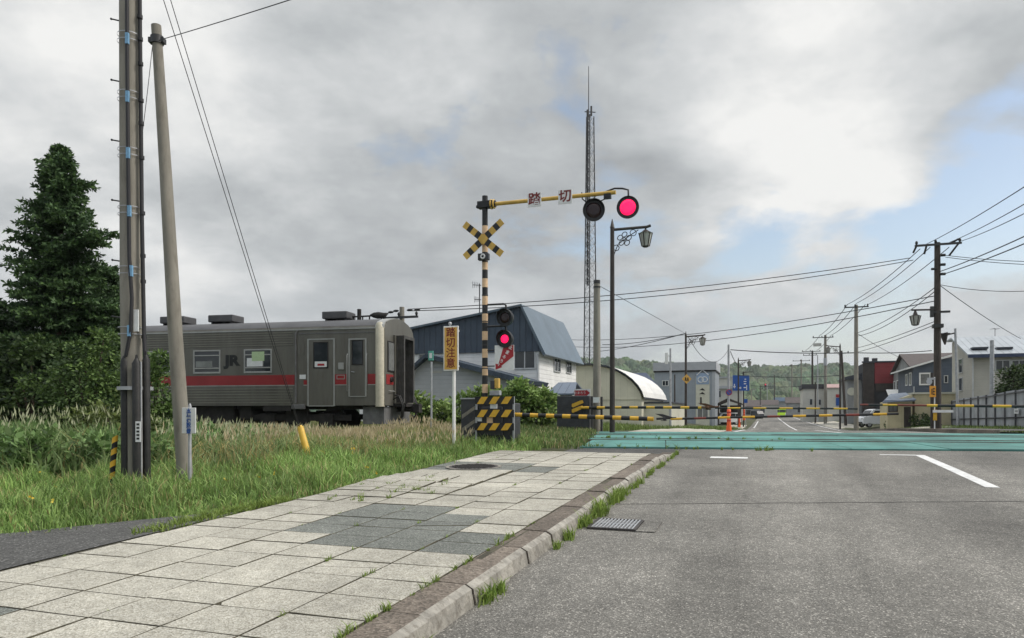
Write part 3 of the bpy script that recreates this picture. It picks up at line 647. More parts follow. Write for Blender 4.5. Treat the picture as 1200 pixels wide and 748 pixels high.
# wooded hills: crowns on a rising slope
def hill(name, label, x0, x1, y0, y1, crest, seed, nx, ny, cr):
    r = np.random.default_rng(seed)
    xs = np.linspace(x0, x1, nx); ys = np.linspace(y0, y1, ny); Xg, Yg = np.meshgrid(xs, ys, indexing='ij')
    base = np.interp(xs, crest[0], crest[1])[:, None] * sstep(0, 1, (Yg - y0) / (y1 - y0)) ** 1.0
    Z = np.zeros_like(base); K = int((x1 - x0) * (y1 - y0) / (cr * cr * 1.1)); cx = r.uniform(x0, x1, K); cy = r.uniform(y0, y1, K); rr = cr * r.uniform(.5, 1.15, K); hh = r.uniform(.6, 1.5, K)
    C = np.zeros((nx, ny, 3)); best = np.full((nx, ny), -1.); dx = xs[1] - xs[0]; dy = ys[1] - ys[0]
    for k in range(K):
        i0, i1 = int(max(0, (cx[k] - rr[k] - x0) / dx)), int(min(nx, (cx[k] + rr[k] - x0) / dx + 2)); j0, j1 = int(max(0, (cy[k] - rr[k] - y0) / dy)), int(min(ny, (cy[k] + rr[k] - y0) / dy + 2))
        d = ((Xg[i0:i1, j0:j1] - cx[k]) ** 2 + (Yg[i0:i1, j0:j1] - cy[k]) ** 2) / rr[k] ** 2
        z = np.where(d < 1, np.sqrt(np.maximum(0, 1 - d)) * rr[k] * hh[k], -1); s = z > best[i0:i1, j0:j1]
        best[i0:i1, j0:j1][s] = z[s]; c = np.array((.062, .095, .045)) * r.uniform(.6, 1.5) * np.array([r.uniform(.8, 1.3), 1, r.uniform(.8, 1.15)]); C[i0:i1, j0:j1][s] = c
    Z = base + np.maximum(best, 0) + r.normal(0, cr * .10, best.shape)
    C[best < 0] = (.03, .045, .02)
    Z[:, 0] = -3; V = np.stack([Xg, Yg, Z], -1).reshape(-1, 3); i, j = np.meshgrid(np.arange(nx - 1), np.arange(ny - 1), indexing='ij'); b = (i * ny + j).ravel()
    return tag(npmesh(name, V, [np.stack([b, b + ny, b + ny + 1, b + 1], 1)], 'wood', C.reshape(-1, 3) * r.uniform(.8, 1.2, (nx * ny, 1)), smooth=False), label, 'woodland', kind='stuff')
M['wood'] = leafmat('woodland', .8, .05)
hill('woods', 'dark green wooded hill far behind the town', -420, 620, 600, 880, ([-420, -100, 60, 110, 150, 210, 300, 420, 620], [45, 51, 58, 58, 54, 51, 49, 49, 51]), 5, 560, 120, 8.)
hill('woods', 'lower wooded slope at the foot of the hill', 60, 460, 430, 560, ([60, 120, 200, 300, 460], [13, 12, 12, 13, 10]), 9, 300, 60, 6.)
# ------------------------------------------------------------ frames of reference and the railcar
class Fr:
    def __init__(s, loc, ang): s.X, s.Y, s.Z = loc; s.c, s.s = math.cos(ang), math.sin(ang); s.loc = Vector(loc); s.ang = ang
    def F(s, px, py, y=0.):
        u = (px - CX) / F; x = (u * (s.Y + y * s.c) - s.X - y * s.s) / (s.c + u * s.s); Yw = s.Y - x * s.s + y * s.c
        return Vector((x, y, H - (py - HY) / F * Yw - s.Z))
    def S(s, px, py, x=0.):
        u = (px - CX) / F; y = (u * (s.Y - x * s.s) - s.X - x * s.c) / (s.s - u * s.c); Yw = s.Y - x * s.s + y * s.c
        return Vector((x, y, H - (py - HY) / F * Yw - s.Z))
def gnd(px, D): x = (px - CX) / F * D; return (x, D, zg(x, D))

M['stainless'] = mat('dull_stainless', (.142, .136, .116), .48, .35, var=.18, scale=1.3, dirt=.40, stretch=(2.2, 1, .35))
M['stain_light'] = mat('railcar_bright_trim', (.36, .36, .34), .45, .4, var=.15, scale=3, dirt=.2)
M['roof_grey'] = mat('railcar_roof_grey', (.075, .075, .078), .6, .1, var=.25, scale=1.5, dirt=.25)
M['rail_red'] = mat('railcar_red_band', (.26, .022, .024), .45, .05, var=.15, scale=2, dirt=.15)
M['cream'] = mat('railcar_cream_post', (.47, .435, .335), .5, var=.12, scale=4, dirt=.35)
M['under'] = mat('underframe_grime', (.022, .02, .018), .85, var=.5, scale=5)
M['under_grey'] = mat('plough_grey', (.13, .13, .13), .7, var=.3, scale=4, dirt=.4)
M['jr_mark'] = mat('railcar_mark', (.012, .013, .012), .5)
M['bellows'] = mat('worn_bellows', (.06, .058, .055), .7, var=.4, scale=4, dirt=.4)
M['rib'] = mat('rib_bead', (.21, .20, .165), .45, .35, var=.2, scale=2, dirt=.3)
M['paper_green'] = mat('paper_notice_green', (.40, .52, .30), .7, var=.1, scale=20)
M['interior'] = mat('railcar_interior', (.20, .21, .20), .7, var=.3, scale=3)

bx0, by0 = TX(23.0, -8.78); RZ = zr(AL(bx0, by0)[0]) + .05
train = thing('railcar', 'dull grey single railcar with a red waistband waiting beside the crossing', 'train', (bx0, by0, RZ), -PH)
TF = Fr((bx0, by0, RZ), PH); Wd = 1.36; LEN = 21.0
prof = [(-Wd, .90), (-Wd, 3.36), (-1.33, 3.45), (-1.20, 3.56), (-.85, 3.68), (-.42, 3.76), (0, 3.79), (.42, 3.76), (.85, 3.68), (1.20, 3.56), (1.33, 3.45), (Wd, 3.36), (Wd, .90)]
mb = MB(); mb.prism([(-LEN, y, z) for y, z in prof[:2] + prof[11:]], (LEN - .02, 0, 0)); mb.build('body', 'stainless', train)
mb = MB()
for q in (prof[1:3], prof[10:12]):
    vs = [(x, y, z) for x in (-LEN, -.18) for y, z in q]; mb.add(vs, [(0, 1, 3, 2)], 0, True)
mb.build('shoulder_panel', 'stainless', train)
mb = MB(); sec = prof[2:11]; n = len(sec)
vs = [(x, y * k, 3.36 + (z - 3.36) * k + .004) for x, k in ((-LEN, .98), (-.18, 1.0)) for y, z in sec]
mb.add(vs, [(i, i + 1, n + i + 1, n + i) for i in range(n - 1)], 0, True); mb.add(vs[n:], [tuple(range(n))]); mb.add(vs[:n], [tuple(range(n - 1, -1, -1))])
roof = mb.build('roof', 'roof_grey', train)
mb = MB()
for y in (-1, 1): mb.bx(-LEN, -.25, y * Wd - .022, y * Wd + .022, 3.345, 3.385)
mb.build('gutter', 'stain_light', train)
# ribs pressed into the panels
mb = MB()
for z in (1.0, 1.09, 1.18, 1.27, 1.36, 1.45): mb.bx(-LEN, -3.12, -Wd - .016, -Wd + .01, z - .014, z + .014)
for z in (2.88, 2.96, 3.04, 3.12, 3.20, 3.28): mb.bx(-LEN, -3.12, -Wd - .016, -Wd + .01, z - .012, z + .012)
mb.build('rib', 'rib', train)
mb = MB(); mb.bx(-LEN, -3.06, -Wd - .005, -Wd + .02, 1.575, 1.90); mb.bx(-3.0 + .26, -2.62, -Wd - .005, -Wd + .02, 1.575, 1.72)
mb.bx(-1.66, -1.24, -Wd - .005, -Wd + .02, 1.575, 1.90); mb.bx(-.52, -.24, -Wd - .005, -Wd + .02, 1.575, 1.90)
mb.build('waistband', 'rail_red', train)
mb = MB()
for a, b in ((-LEN, -3.06), (-2.74, -2.62), (-1.66, -1.24), (-.52, -.24)): mb.bx(a, b, -Wd - .006, -Wd + .01, 1.545, 1.572)
mb.build('trim_line', 'stain_light', train)
mb = MB(); mb.tube([(-3.0, -Wd - .03, .98), (-3.0, -Wd - .03, 3.25), (-2.94, -Wd - .02, 3.34)], .028, 8); mb.bx(-2.96, -.26, -Wd - .012, -Wd + .01, 3.22, 3.25); mb.build('drainpipe', 'under_grey', train)
def car_window(s0, s1, z0, z1, paper=False):
    y = -Wd - .018; mb = MB()
    for a, b, c, d in ((-s1, -s1 + .05, z0, z1), (-s0 - .05, -s0, z0, z1), (-s1 + .05, -s0 - .05, z0, z0 + .06), (-s1 + .05, -s0 - .05, z1 - .045, z1), (-s1 + .05, -s0 - .05, z1 - .2, z1 - .165), (-s1 + .05, -s0 - .05, z0 + .16, z0 + .2)):
        mb.bx(a, b, y, y + .03, c, d)
    fr = mb.build('window', 'stain_light', train, bevel=.008)
    MB().bx(-s1 + .04, -s0 - .04, y + .008, y + .02, z0 + .05, z1 - .04).build('pane', 'glass', fr)
    mb = MB(); mb.bx(-s1 + .1, -s0 - .3, y + .002, y + .007, z0 + .22, z0 + .42); mb.build('seat_back', 'interior', fr)
    if paper:
        MB().bx(-s1 + .3, -s0 - .27, y - .002, y + .004, z0 + .40, z1 - .08).build('notice', 'paper_green', fr)
        text('lettering', '□□□□□', .09, facing((-(s0 + s1) / 2 + .02, y - .004, z1 - .22)), 'ink', fr) if False else None
        MB().bx(-s1 + .12, -s0 - .33, y + .0, y + .005, z0 + .22, z0 + .5).build('notice', 'sign_white', fr)
for k in range(8): car_window(3.87 + k * 1.885, 4.89 + k * 1.885, 1.97, 2.76, k == 0)
tx = text('railway_letters', 'JR', .52, facing((-5.33, -Wd - .004, 2.385)) @ Matrix.Diagonal((1.12, .88, 1, 1)), 'jr_mark', train, bold=.030)
def door(s0, s1, z0, z1, ws, wz, notice):
    y = -Wd; mb = MB(); mb.bx(-s1, -s0, y - .012, y + .02, z0, z1); d = mb.build('door', 'stainless', train, bevel=.004)
    mb = MB()
    for a, b, c, e in ((-s1 - .05, -s1, z0 - .02, z1 + .04), (-s0, -s0 + .05, z0 - .02, z1 + .04), (-s1, -s0, z1, z1 + .04), (-s1, -s0, z0 - .03, z0)): mb.bx(a, b, y - .022, y + .01, c, e)
    mb.build('door_frame', 'stain_light', d)
    mb = MB(); mb.bx(-ws[1], -ws[0], y - .017, y, wz[0], wz[1]); mb.build('pane', 'glass', d, bevel=.02)
    mb = MB()
    for a, b, c, e in ((-ws[1] - .03, -ws[1], wz[0] - .03, wz[1] + .03), (-ws[0], -ws[0] + .03, wz[0] - .03, wz[1] + .03), (-ws[1], -ws[0], wz[1], wz[1] + .03), (-ws[1], -ws[0], wz[0] - .03, wz[0])): mb.bx(a, b, y - .024, y, c, e)
    mb.build('window_seal', 'ink', d)
    if notice:
        MB().bx(-ws[1] + .02, -ws[0] - .02, y - .022, y - .01, wz[0] + .01, wz[0] + .19).build('notice', 'sign_white', d)
        MB().bx(-ws[1] + .12, -ws[0] - .1, y - .025, y - .02, wz[0] + .05, wz[0] + .12).build('notice_mark', 'sign_red', d)
    return d
door(1.69, 2.55, .90, 3.02, (1.90, 2.36), (2.13, 2.92), True)
d = door(.60, 1.12, 1.20, 3.0, (.70, 1.03), (2.22, 2.96), False)
mb = MB(); mb.tube([(-1.06, -Wd - .02, 1.98), (-1.06, -Wd - .05, 1.98), (-.95, -Wd - .05, 1.96)], .014, 6); mb.build('handle', 'steel', d)
for x in (-1.2, -.53): mb = MB(); mb.tube([(x, -Wd - .02, 1.35), (x, -Wd - .06, 1.4), (x, -Wd - .06, 2.5), (x, -Wd - .02, 2.55)], .014, 6); mb.build('grab_rail', 'stain_light', train)
MB().bx(-1.52, -1.33, -Wd - .03, -Wd, 2.05, 2.27).build('door_switch', 'stain_light', train, bevel=.01)
MB().bx(-2.88, -2.66, -Wd - .012, -Wd, 1.76, 1.90).build('number_plate', 'sign_white', train)
mb = MB()
for a, b, c, e in ((-1.58, -1.56, 1.74, 1.88), (-1.32, -1.30, 1.74, 1.88), (-1.56, -1.32, 1.86, 1.88), (-1.56, -1.32, 1.74, 1.76)): mb.bx(a, b, -Wd - .012, -Wd, c, e)
mb.build('hatch_frame', 'stain_light', train)
MB().bx(-2.85, -2.7, -Wd - .01, -Wd, 1.05, 1.2).build('hatch', 'stainless', train)
MB().bx(-2.95, -2.72, -Wd - .01, -Wd, 2.55, 2.95).build('side_lamp_housing', 'stainless', train)
# front end
mb = MB(); mb.prism([(-.26, y * 1.012, .90 + (z - .90) * 1.006) for y, z in prof[1:12]], (.28, 0, 0)); mb.build('front_arch', 'stain_light', roof)
for y in (-1, 1):
    mb = MB(); mb.tube([(-.12, y * 1.30, .86), (-.12, y * 1.30, 3.36), (-.16, y * 1.24, 3.5)], [.15, .15, .12], 14); mb.build('corner_post', 'cream', train)
mb = MB(); mb.prism([(-.1, y * .97, z) for y, z in prof[:2] + prof[3:10] + prof[11:]], (.15, 0, 0)); mb.build('front_panel', 'stainless', train)
for y0, y1 in ((-1.12, -.56), (.56, 1.12)):
    mb = MB(); mb.bx(.05, .075, y0, y1, 1.98, 2.98); w = mb.build('window', 'ink', train, bevel=.02); MB().bx(.07, .085, y0 + .04, y1 - .04, 2.03, 2.93).build('pane', 'glass_grey', w)
    MB().bx(.05, .062, y0 - .1, y1 + .06, 1.575, 1.90).build('waistband', 'rail_red', train)
    ym = (y0 + y1) / 2; mb = MB(); mb.tube([(.05, ym, 1.74), (.13, ym, 1.74)], [.09, .085], 16); l = mb.build('tail_lamp', 'dark_steel', train); MB().tube([(.125, ym, 1.74), (.138, ym, 1.74)], .065, 14).build('lens', 'lens_dark', l)
    mb = MB(); mb.tube([(.06, ym - .2, 1.38), (.12, ym - .2, 1.36), (.12, ym + .2, 1.36), (.06, ym + .2, 1.38)], .013, 6); mb.build('grab_rail', 'stain_light', train)
mb = MB()
for k in range(7): mb.bx(.05 + k * .05, .085 + k * .05, -.50, -.40, 1.0, 3.1); mb.bx(.05 + k * .05, .085 + k * .05, .40, .50, 1.0, 3.1); mb.bx(.05 + k * .05, .085 + k * .05, -.50, .50, 3.1, 3.2)
for k in range(6): mb.bx(.085 + k * .05, .10 + k * .05, -.47, -.43, 1.0, 3.08); mb.bx(.085 + k * .05, .10 + k * .05, .43, .47, 1.0, 3.08)
mb.build('gangway_bellows', 'bellows', train)
MB().bx(.05, .09, -.42, .42, 1.0, 3.1).build('gangway_door', 'stainless', train)
mb = MB(); mb.bx(.05, .12, -.62, -.52, .98, 3.2); mb.bx(.05, .12, .52, .62, .98, 3.2); mb.build('gangway_frame', 'stainless', train)
MB().bx(-.1, .5, -.6, .6, .86, .96).build('step', 'under', train)
mb = MB(); mb.tube([(-.3, 0, .82), (.62, 0, .80)], .11, 10); mb.bx(.55, .78, -.16, .16, .66, .96); mb.build('coupler', 'under', train, bevel=.02)
for k, y in enumerate((-.75, -.62, .62, .74)):
    mb = MB(); mb.tube([(.1, y, 1.25 if k % 2 else 1.1), (.3, y, 1.2), (.42, y, .9), (.38, y * .95, .55), (.25, y * .9, .45)], .026, 8); mb.build('brake_hose', 'black_rubber', train)
# roof gear
for pa_, pb_ in ((377, 406.5), (243.5, 272.5), (187, 215.5), (96, 126)):
    a_ = TF.F(pa_, 368.3, -.36); b_ = TF.F(pb_, 376.6, -.36); zt_ = 3.76 + (377.5 - 368.3) / F * 24.6
    mb = MB(); mb.bx(a_.x, b_.x, -.36, .36, 3.84, zt_ + .06); mb.bx(a_.x + .08, a_.x + .14, -.3, .3, 3.7, 3.85); mb.bx(b_.x - .14, b_.x - .08, -.3, .3, 3.7, 3.85); mb.build('roof_ventilator', 'roof_grey', roof, bevel=.03)
tp = lambda px, py: TF.F(px, py, -.1)
v0 = tp(421, 362.5); mb = MB(); mb.tube([(v0.x, -.1, 3.7), v0], .07, 12); mb.build('exhaust_pipe', 'under', roof)
mb = MB(); mb.tube([tp(413, 371.5), tp(432, 370.5), tp(453, 368.5)], .028, 8)
for px in (414, 425, 433, 447): v1 = tp(px, 371); mb.tube([(v1.x, -.1, 3.65), v1], .025, 6)
mb.tube([tp(434, 369.5), tp(438, 369.5), tp(443, 369.8), tp(450, 370), tp(453, 368.5)], [.03, .09, .12, .10, .04], 10); mb.build('roof_horn', 'under', roof)
# running gear
for bxm in (-3.1, -LEN + 3.1):
    mb = MB()
    for y in (-.98, .98): mb.bx(bxm - 1.5, bxm + 1.5, y - .07, y + .07, .42, .62); mb.bx(bxm - .35, bxm + .35, y - .12, y + .12, .35, .75)
    mb.bx(bxm - .3, bxm + .3, -.9, .9, .4, .7); bg_ = mb.build('bogie', 'under', train, bevel=.02)
    for x in (bxm - 1.05, bxm + 1.05):
        mb = MB()
        for y in (-.56, .56): mb.tube([(x, y - .065, .43), (x, y + .065, .43)], .43, 26)
        mb.tube([(x, -.8, .43), (x, .8, .43)], .07, 10); mb.build('wheelset', 'under', bg_)
for a, b, z in ((-5.2, -4.75, .45), (-6.9, -5.4, .30), (-8.9, -7.2, .36), (-11.4, -9.2, .28), (-13.4, -11.8, .34), (-15.6, -13.9, .30)):
    MB().bx(a, b, -1.15, 1.15, z, .9).build('equipment_box', 'under', train, bevel=.03)
MB().bx(-.75, -.03, -1.2, 1.2, .30, .86).build('snow_plough', 'under_grey', train)
mb = MB(); mb.bx(-4.7, -1.2, -1.12, -1.06, .40, .60); mb.bx(-3.5, -2.7, -1.14, -1.04, .30, .82); mb.bx(-4.4, -3.9, -1.2, -1.0, .22, .64); mb.bx(-2.3, -1.8, -1.2, -1.0, .22, .64); mb.build('bogie_side_frame', 'under', train, bevel=.02)
MB().bx(-LEN + .5, -.8, -1.0, 1.0, .78, .9).build('floor_beam', 'under', train)
MB().bx(-4.2, -3.2, -Wd + .02, -Wd + .1, .72, .92).build('step', 'under', train)
mb = MB(); mb.bx(-3.15, -2.68, -Wd - .06, -Wd + .05, .78, .93); mb.build('lifting_bracket', 'under_grey', train, bevel=.02)
# ------------------------------------------------------------ crossing signal, barriers
sl = P(568.3, 520, 16.4); sl.z = zg(sl.x, sl.y); sig = thing('crossing_signal', 'tall banded crossing signal post with overhanging arm and red lamps', 'crossing signal', sl, -TH); SF = Fr(sl, TH)
zt = lambda py: SF.F(568.3, py).z
mb = MB(); zs = [(zt(230), zt(265), 1)]; y = 265.; k = 0
while y < 500: zs.append((zt(y), zt(y + 10.3), 0 if k % 2 == 0 else 1)); y += 10.3; k += 1
zs.append((zt(y), -.3, 1))
for z1, z0, m in zs: mb.tube([(0, 0, z0), (0, 0, z1)], .0655 if m == 0 else .064, 16, m, caps=(z1 == zt(230)))
mb.build('post', ['peach', 'black'], sig)
mb = MB()
for py in (300, 307, 346, 377, 404.5, 432): mb.tube([(0, 0, zt(py) - .012), (0, 0, zt(py) + .012)], .071, 14)
mb.build('clamp_band', 'dark_steel', sig)
# cross buck
mb = MB(); cz = zt(281.7); segs = [(-.585, -.46, 0), (-.46, -.345, 1), (-.345, -.215, 0), (-.215, -.10, 1), (-.10, .10, 0), (.10, .215, 1), (.215, .345, 0), (.345, .46, 1), (.46, .585, 0)]
for q, sg in enumerate((1, -1)):
    R_ = Matrix.Rotation(-sg * math.radians(39.5), 3, 'Y'); yb = -.10 - q * .022
    for a, b, m in segs:
        mb.box(R_ @ Vector(((a + b) / 2, 0, 0)) + Vector((0, yb, cz)), (b - a, .018, .155), m, R_)
mb.build('crossbuck', ['yellow_dull', 'black'], sig)
mb = MB(); mb.bx(-.11, .14, -.17, -.05, zt(302.5) - .075, zt(302.5) + .075); b_ = mb.build('horn_speaker', 'charcoal', sig, bevel=.01)
mb = MB(); mb.torus((.015, -.175, zt(302.5)), .045, .018, n=16); mb.build('horn_ring', 'sign_white', b_)
# arm
A0 = SF.F(577, 239.5); A1 = SF.F(721.5, 225.5); mb = MB(); mb.tube([A0, A1], .044, 14); arm = mb.build('overhead_arm', 'yellow_dull', sig)
mb = MB(); mb.bx(-.16, .20, -.09, .09, A0.z - .075, A0.z + .075); mb.tube([(.1, 0, A0.z + .0), (.26, 0, A0.z + .01)], [.10, .075], 14); mb.bx(-.2, -.06, -.05, .05, A0.z - .06, A0.z - .0); mb.build('arm_bracket', 'black', arm, bevel=.008)
mb = MB(); mb.torus(A0 + Vector((.04, 0, 0)), .085, .02, (1, 0, 0)); mb.torus(A0 + Vector((-.02, 0, 0)), .095, .02, (1, 0, 0)); mb.build('flange', 'yellow_dull', arm)
for ch, px, py in (('踏', 626.3, 234.3), ('切', 662.3, 230.7)):
    c = SF.F(px, py, -.09); mb = MB(); mb.bx(c.x - .155, c.x + .155, c.y - .008, c.y + .008, c.z - .155, c.z + .155); bd = mb.build('name_board', 'sign_white', sig, bevel=.004)
    text('lettering', ch, .285, facing((c.x, c.y - .01, c.z)), 'sign_darkred', bd, bold=.006)
def lamp(c, R, lens_r, lit, yaw=0., hood=True, par=None, name='signal_lamp'):
    mb = MB(); Q = Matrix.Rotation(yaw, 3, 'Z')
    def pt(y, x=0, z=0): return Vector(c) + Q @ Vector((x, y, z))
    mb.tube([pt(.16), pt(.10), pt(-.0), pt(-.03)], [R * .55, R * .82, R * .99, R], 28)
    n = 28; o = [pt(-.03 - (.09 if hood else .03) * (.55 + .45 * math.sin(2 * math.pi * k / n)), R * math.cos(2 * math.pi * k / n), R * math.sin(2 * math.pi * k / n)) for k in range(n)]
    i_ = [pt(-.03, R * math.cos(2 * math.pi * k / n), R * math.sin(2 * math.pi * k / n)) for k in range(n)]
    i2 = [p + (Vector(c) - p) * .05 for p in o]; i3 = [p + (Vector(c) - p) * .05 for p in i_]
    mb.add(i_ + o, [(k, (k + 1) % n, n + (k + 1) % n, n + k) for k in range(n)], 0, True); mb.add(i3 + i2, [(k, n + k, n + (k + 1) % n, (k + 1) % n) for k in range(n)], 0, True); mb.add(o + i2, [(k, (k + 1) % n, n + (k + 1) % n, n + k) for k in range(n)])
    ob = mb.build(name, 'black', par)
    ml = MB(); ml.tube([pt(-.028), pt(-.045), pt(-.052)], [lens_r, lens_r * .96, lens_r * .6], 28); ml.build('lens', 'lens_lit' if lit else 'lens_dark', ob)
    return ob
c1 = SF.F(695.5, 247, -.02); c2 = SF.F(736, 243.5, -.12)
lamp(c1, .235, .165, False, .35, True, sig); lamp(c2, .235, .168, True, 0., False, sig)
mb = MB(); mb.tube([c1 + Vector((-.16, .02, .2)), c1 + Vector((-.25, .02, .28)), c1 + Vector((-.26, .01, .42))], .014, 6); mb.tube([c1 + Vector((.16, .02, .2)), c1 + Vector((.26, .02, .24)), c1 + Vector((.27, .01, .34))], .014, 6)
mb.tube([c1 + Vector((.02, .06, .33)), c1 + Vector((.45, .03, .44)), c2 + Vector((-.12, .02, .42)), c2 + Vector((.0, .03, .38)), c2 + Vector((0, .05, .2))], .02, 8); mb.bx(A1.x - .25, A1.x - .1, -.05, .05, A1.z - .12, A1.z - .02)
mb.build('lamp_bracket', 'black', arm)
s1 = SF.F(592.5, 372.5, -.02); s2 = SF.F(592.2, 397.5, -.03); lamp(s1, .195, .12, False, -.15, True, sig); lamp(s2, .195, .095, True, -.12, True, sig)
for s_, py in ((s1, 357.5), (s2, 383)): zz = zt(py); mb = MB(); mb.tube([(0, 0, zz), (s_.x - .05, 0, zz), (s_.x, 0, zz - .03), (s_.x, .03, s_.z + .15)], .022, 8); mb.build('lamp_bracket', 'black', sig)
# warning board with the slanting arrow
a = SF.F(579.8, 405, -.03); b = SF.F(602.3, 433.8, -.03); mb = MB(); mb.bx(a.x, b.x, -.035, -.02, b.z, a.z); ab = mb.build('arrow_board', 'sign_white', sig)
def au(u, v): return Vector((a.x + (b.x - a.x) * u, -.037, b.z + (a.z - b.z) * v))
poly = [au(.48, .985), au(.985, .985), au(.985, .55), au(.34, .17), au(.40, .125), au(.05, .03), au(.045, .27), au(.20, .245)]
MB().prism(list(reversed(poly)), (0, -.003, 0)).build('arrow', 'sign_red', ab)
for ch, u, v, s in (('止', .83, .89, .085), ('ま', .66, .70, .10), ('ろ', .50, .53, .085), ('う', .36, .36, .085), ('！', .25, .20, .07)): text('lettering', ch, s, facing(au(u, v) + Vector((0, -.005, 0))) @ Matrix.Rotation(-.5, 4, 'Z'), 'sign_white', ab, bold=.003)
mb = MB(); mb.tube([(0, 0, b.z + .1), (a.x + .05, -.01, b.z + .1)], .014, 6); mb.tube([(0, 0, a.z - .1), (a.x + .05, -.01, a.z - .1)], .014, 6); mb.build('board_bracket', 'dark_steel', ab)
c = SF.F(580.5, 450, -.02); mb = MB(); mb.bx(c.x - .02, c.x + .09, -.06, .06, c.z - .10, c.z + .12); e = mb.build('emergency_button_box', 'yellow_dull', sig, bevel=.012); MB().bx(c.x - .10, c.x - .005, -.08, .05, c.z - .12, c.z + .07).build('box_cover', 'charcoal', e)
mb = MB(); mb.bx(c.x - .12, c.x + .12, -.08, .06, c.z - .26, c.z - .15); mb.build('junction_box', 'steel', sig, bevel=.01)

# barriers
M['faded'] = mat('faded_stripe', (.20, .185, .15), .7, var=.3, scale=9, dirt=.6)
def striped_tube(mb, pts, r, seg, cols, n=12):
    pts = [Vector(p) for p in pts]; L = [0]
    for i in range(1, len(pts)): L.append(L[-1] + (pts[i] - pts[i - 1]).length)
    def at(s):
        for i in range(1, len(pts)):
            if s <= L[i] or i == len(pts) - 1: return pts[i - 1].lerp(pts[i], (s - L[i - 1]) / (L[i] - L[i - 1]))
    s = 0; k = 0
    while s < L[-1] - .01:
        e = min(s + seg, L[-1]); mb.tube([at(s), at((s + e) / 2), at(e)], r, n, cols[k % len(cols)], caps=(s == 0 or e == L[-1])); s = e; k += 1
M['arm_red'] = mat('barrier_red_band', (.16, .03, .02), .5, var=.2, dirt=.2)
def joint(par, c, d, rust, k=1.):
    mb = MB(); sg = 1 if d > 0 else -1
    mb.prism([c + Vector((-.42 * sg * k, -.03, .165 * k)), c + Vector((-.10 * sg * k, -.03, .145 * k)), c + Vector((.30 * sg * k, -.03, .02 * k)), c + Vector((.05 * sg * k, -.03, -.04 * k))], (0, .03, 0))
    mb.ball(c + Vector((-.02 * sg, 0, -.03 * k)), .085 * k, n=10, k=6); mb.tube([c + Vector((-.36 * sg * k, 0, -.02)), c + Vector((.42 * sg * k, 0, -.0))], [.05 * k, .035 * k], 8); mb.bx(c.x - .12 * k, c.x + .1 * k, -.07, .05, c.z - .12 * k, c.z - .05)
    mb.build('arm_joint', 'rust' if rust else 'dark_steel', par)
# near machine on the verge
bl = P(580, 511, 16.0); bl.z = zg(bl.x, bl.y); bar = thing('crossing_barrier', 'barrier machine with striped guard boards and a long lowered pole across the near road', 'crossing barrier', bl, -TH, 'lowered crossing barriers'); BF = Fr(bl, TH)
x0, x1 = BF.F(557, 490).x, BF.F(602.5, 490).x
mb = MB(); mb.bx(x0 + .03, x1 - .06, .12, .62, -.2, .98); mb.bx(x0 + .12, x1 - .3, .06, .12, .25, .9); cab = mb.build('cabinet', 'charcoal', bar, bevel=.02)
mb = MB(); mb.bx(x0 + .34, x0 + .5, .035, .06, BF.F(580, 479).z, BF.F(580, 473).z); mb.bx(x0 + .02, x0 + .14, .03, .06, BF.F(580, 494).z, BF.F(580, 489).z); mb.build('data_plate', 'sign_white', cab)
MB().bx(x0 + .26, x0 + .40, .035, .06, BF.F(580, 496).z, BF.F(580, 488.6).z).build('cable_box', 'peach', cab)
mb = MB(); mb.bx(x0, x0 + .035, .0, .04, -.2, BF.F(580, 465).z); mb.bx(x1 - .035, x1, .0, .04, -.2, BF.F(580, 465).z); mb.build('guard_frame', 'steel', bar)
for pa_, pb_ in ((465, 473.6), (480.3, 489), (496, 504.4)):
    za, zb = BF.F(580, pa_).z, BF.F(580, pb_).z; mb = MB(); mb.bx(x0, x1, -.02, .0, zb, za); gb = mb.build('guard_board', 'black', bar); mb = MB()
    for k in range(3):
        xx = x0 + .045 + k * .283; mb.prism([(xx, -.021, zb + .002), (xx + .155, -.021, zb + .002), (xx + .155 + .11, -.021, za - .002), (xx + .11, -.021, za - .002)], (0, -.003, 0))
    mb.build('stripe', 'yellow', gb)
xa, xb = BF.F(540, 490, .12).x, BF.F(556.5, 490, .12).x; zt_ = BF.F(548, 468, .12).z
mb = MB(); mb.bx(xa, xb + .04, .12, .62, -.2, zt_); sc_ = mb.build('side_cabinet', 'charcoal', bar, bevel=.015); MB().bx(xa - .01, xb + .02, .1, .64, zt_ - .0, zt_ + .03).build('cabinet_lid', 'steel', sc_)
mb = MB()
for za, in ((.72,), (.42,), (.22,)): mb.prism([(xa + .03, .117, za), (xa + .03, .117, za - .09), (xb, .117, za + .12), (xb, .117, za + .2)], (0, -.003, 0))
mb.build('faded_stripe', 'faded', sc_)
p = [BF.F(x, y, .2) for x, y in ((585, 485.5), (640, 487.3), (700, 489), (766, 491.2))]
mb = MB(); striped_tube(mb, p, .047, .183, (0, 1)); ar = mb.build('barrier_arm', ['yellow', 'black'], bar)
joint(ar, BF.F(780, 489.8, .2), 1, False, .52)
p = [BF.F(x, y, .2) for x, y in ((786, 491.2), (860, 489.2), (940, 487.6), (1000, 486.4), (1053, 485))]
mb = MB(); striped_tube(mb, p, .024, .235, (0, 1, 2, 1, 0, 1, 0, 1, 2, 1, 0, 1)); mb.build('arm_tip', ['yellow', 'black', 'arm_red'], ar)
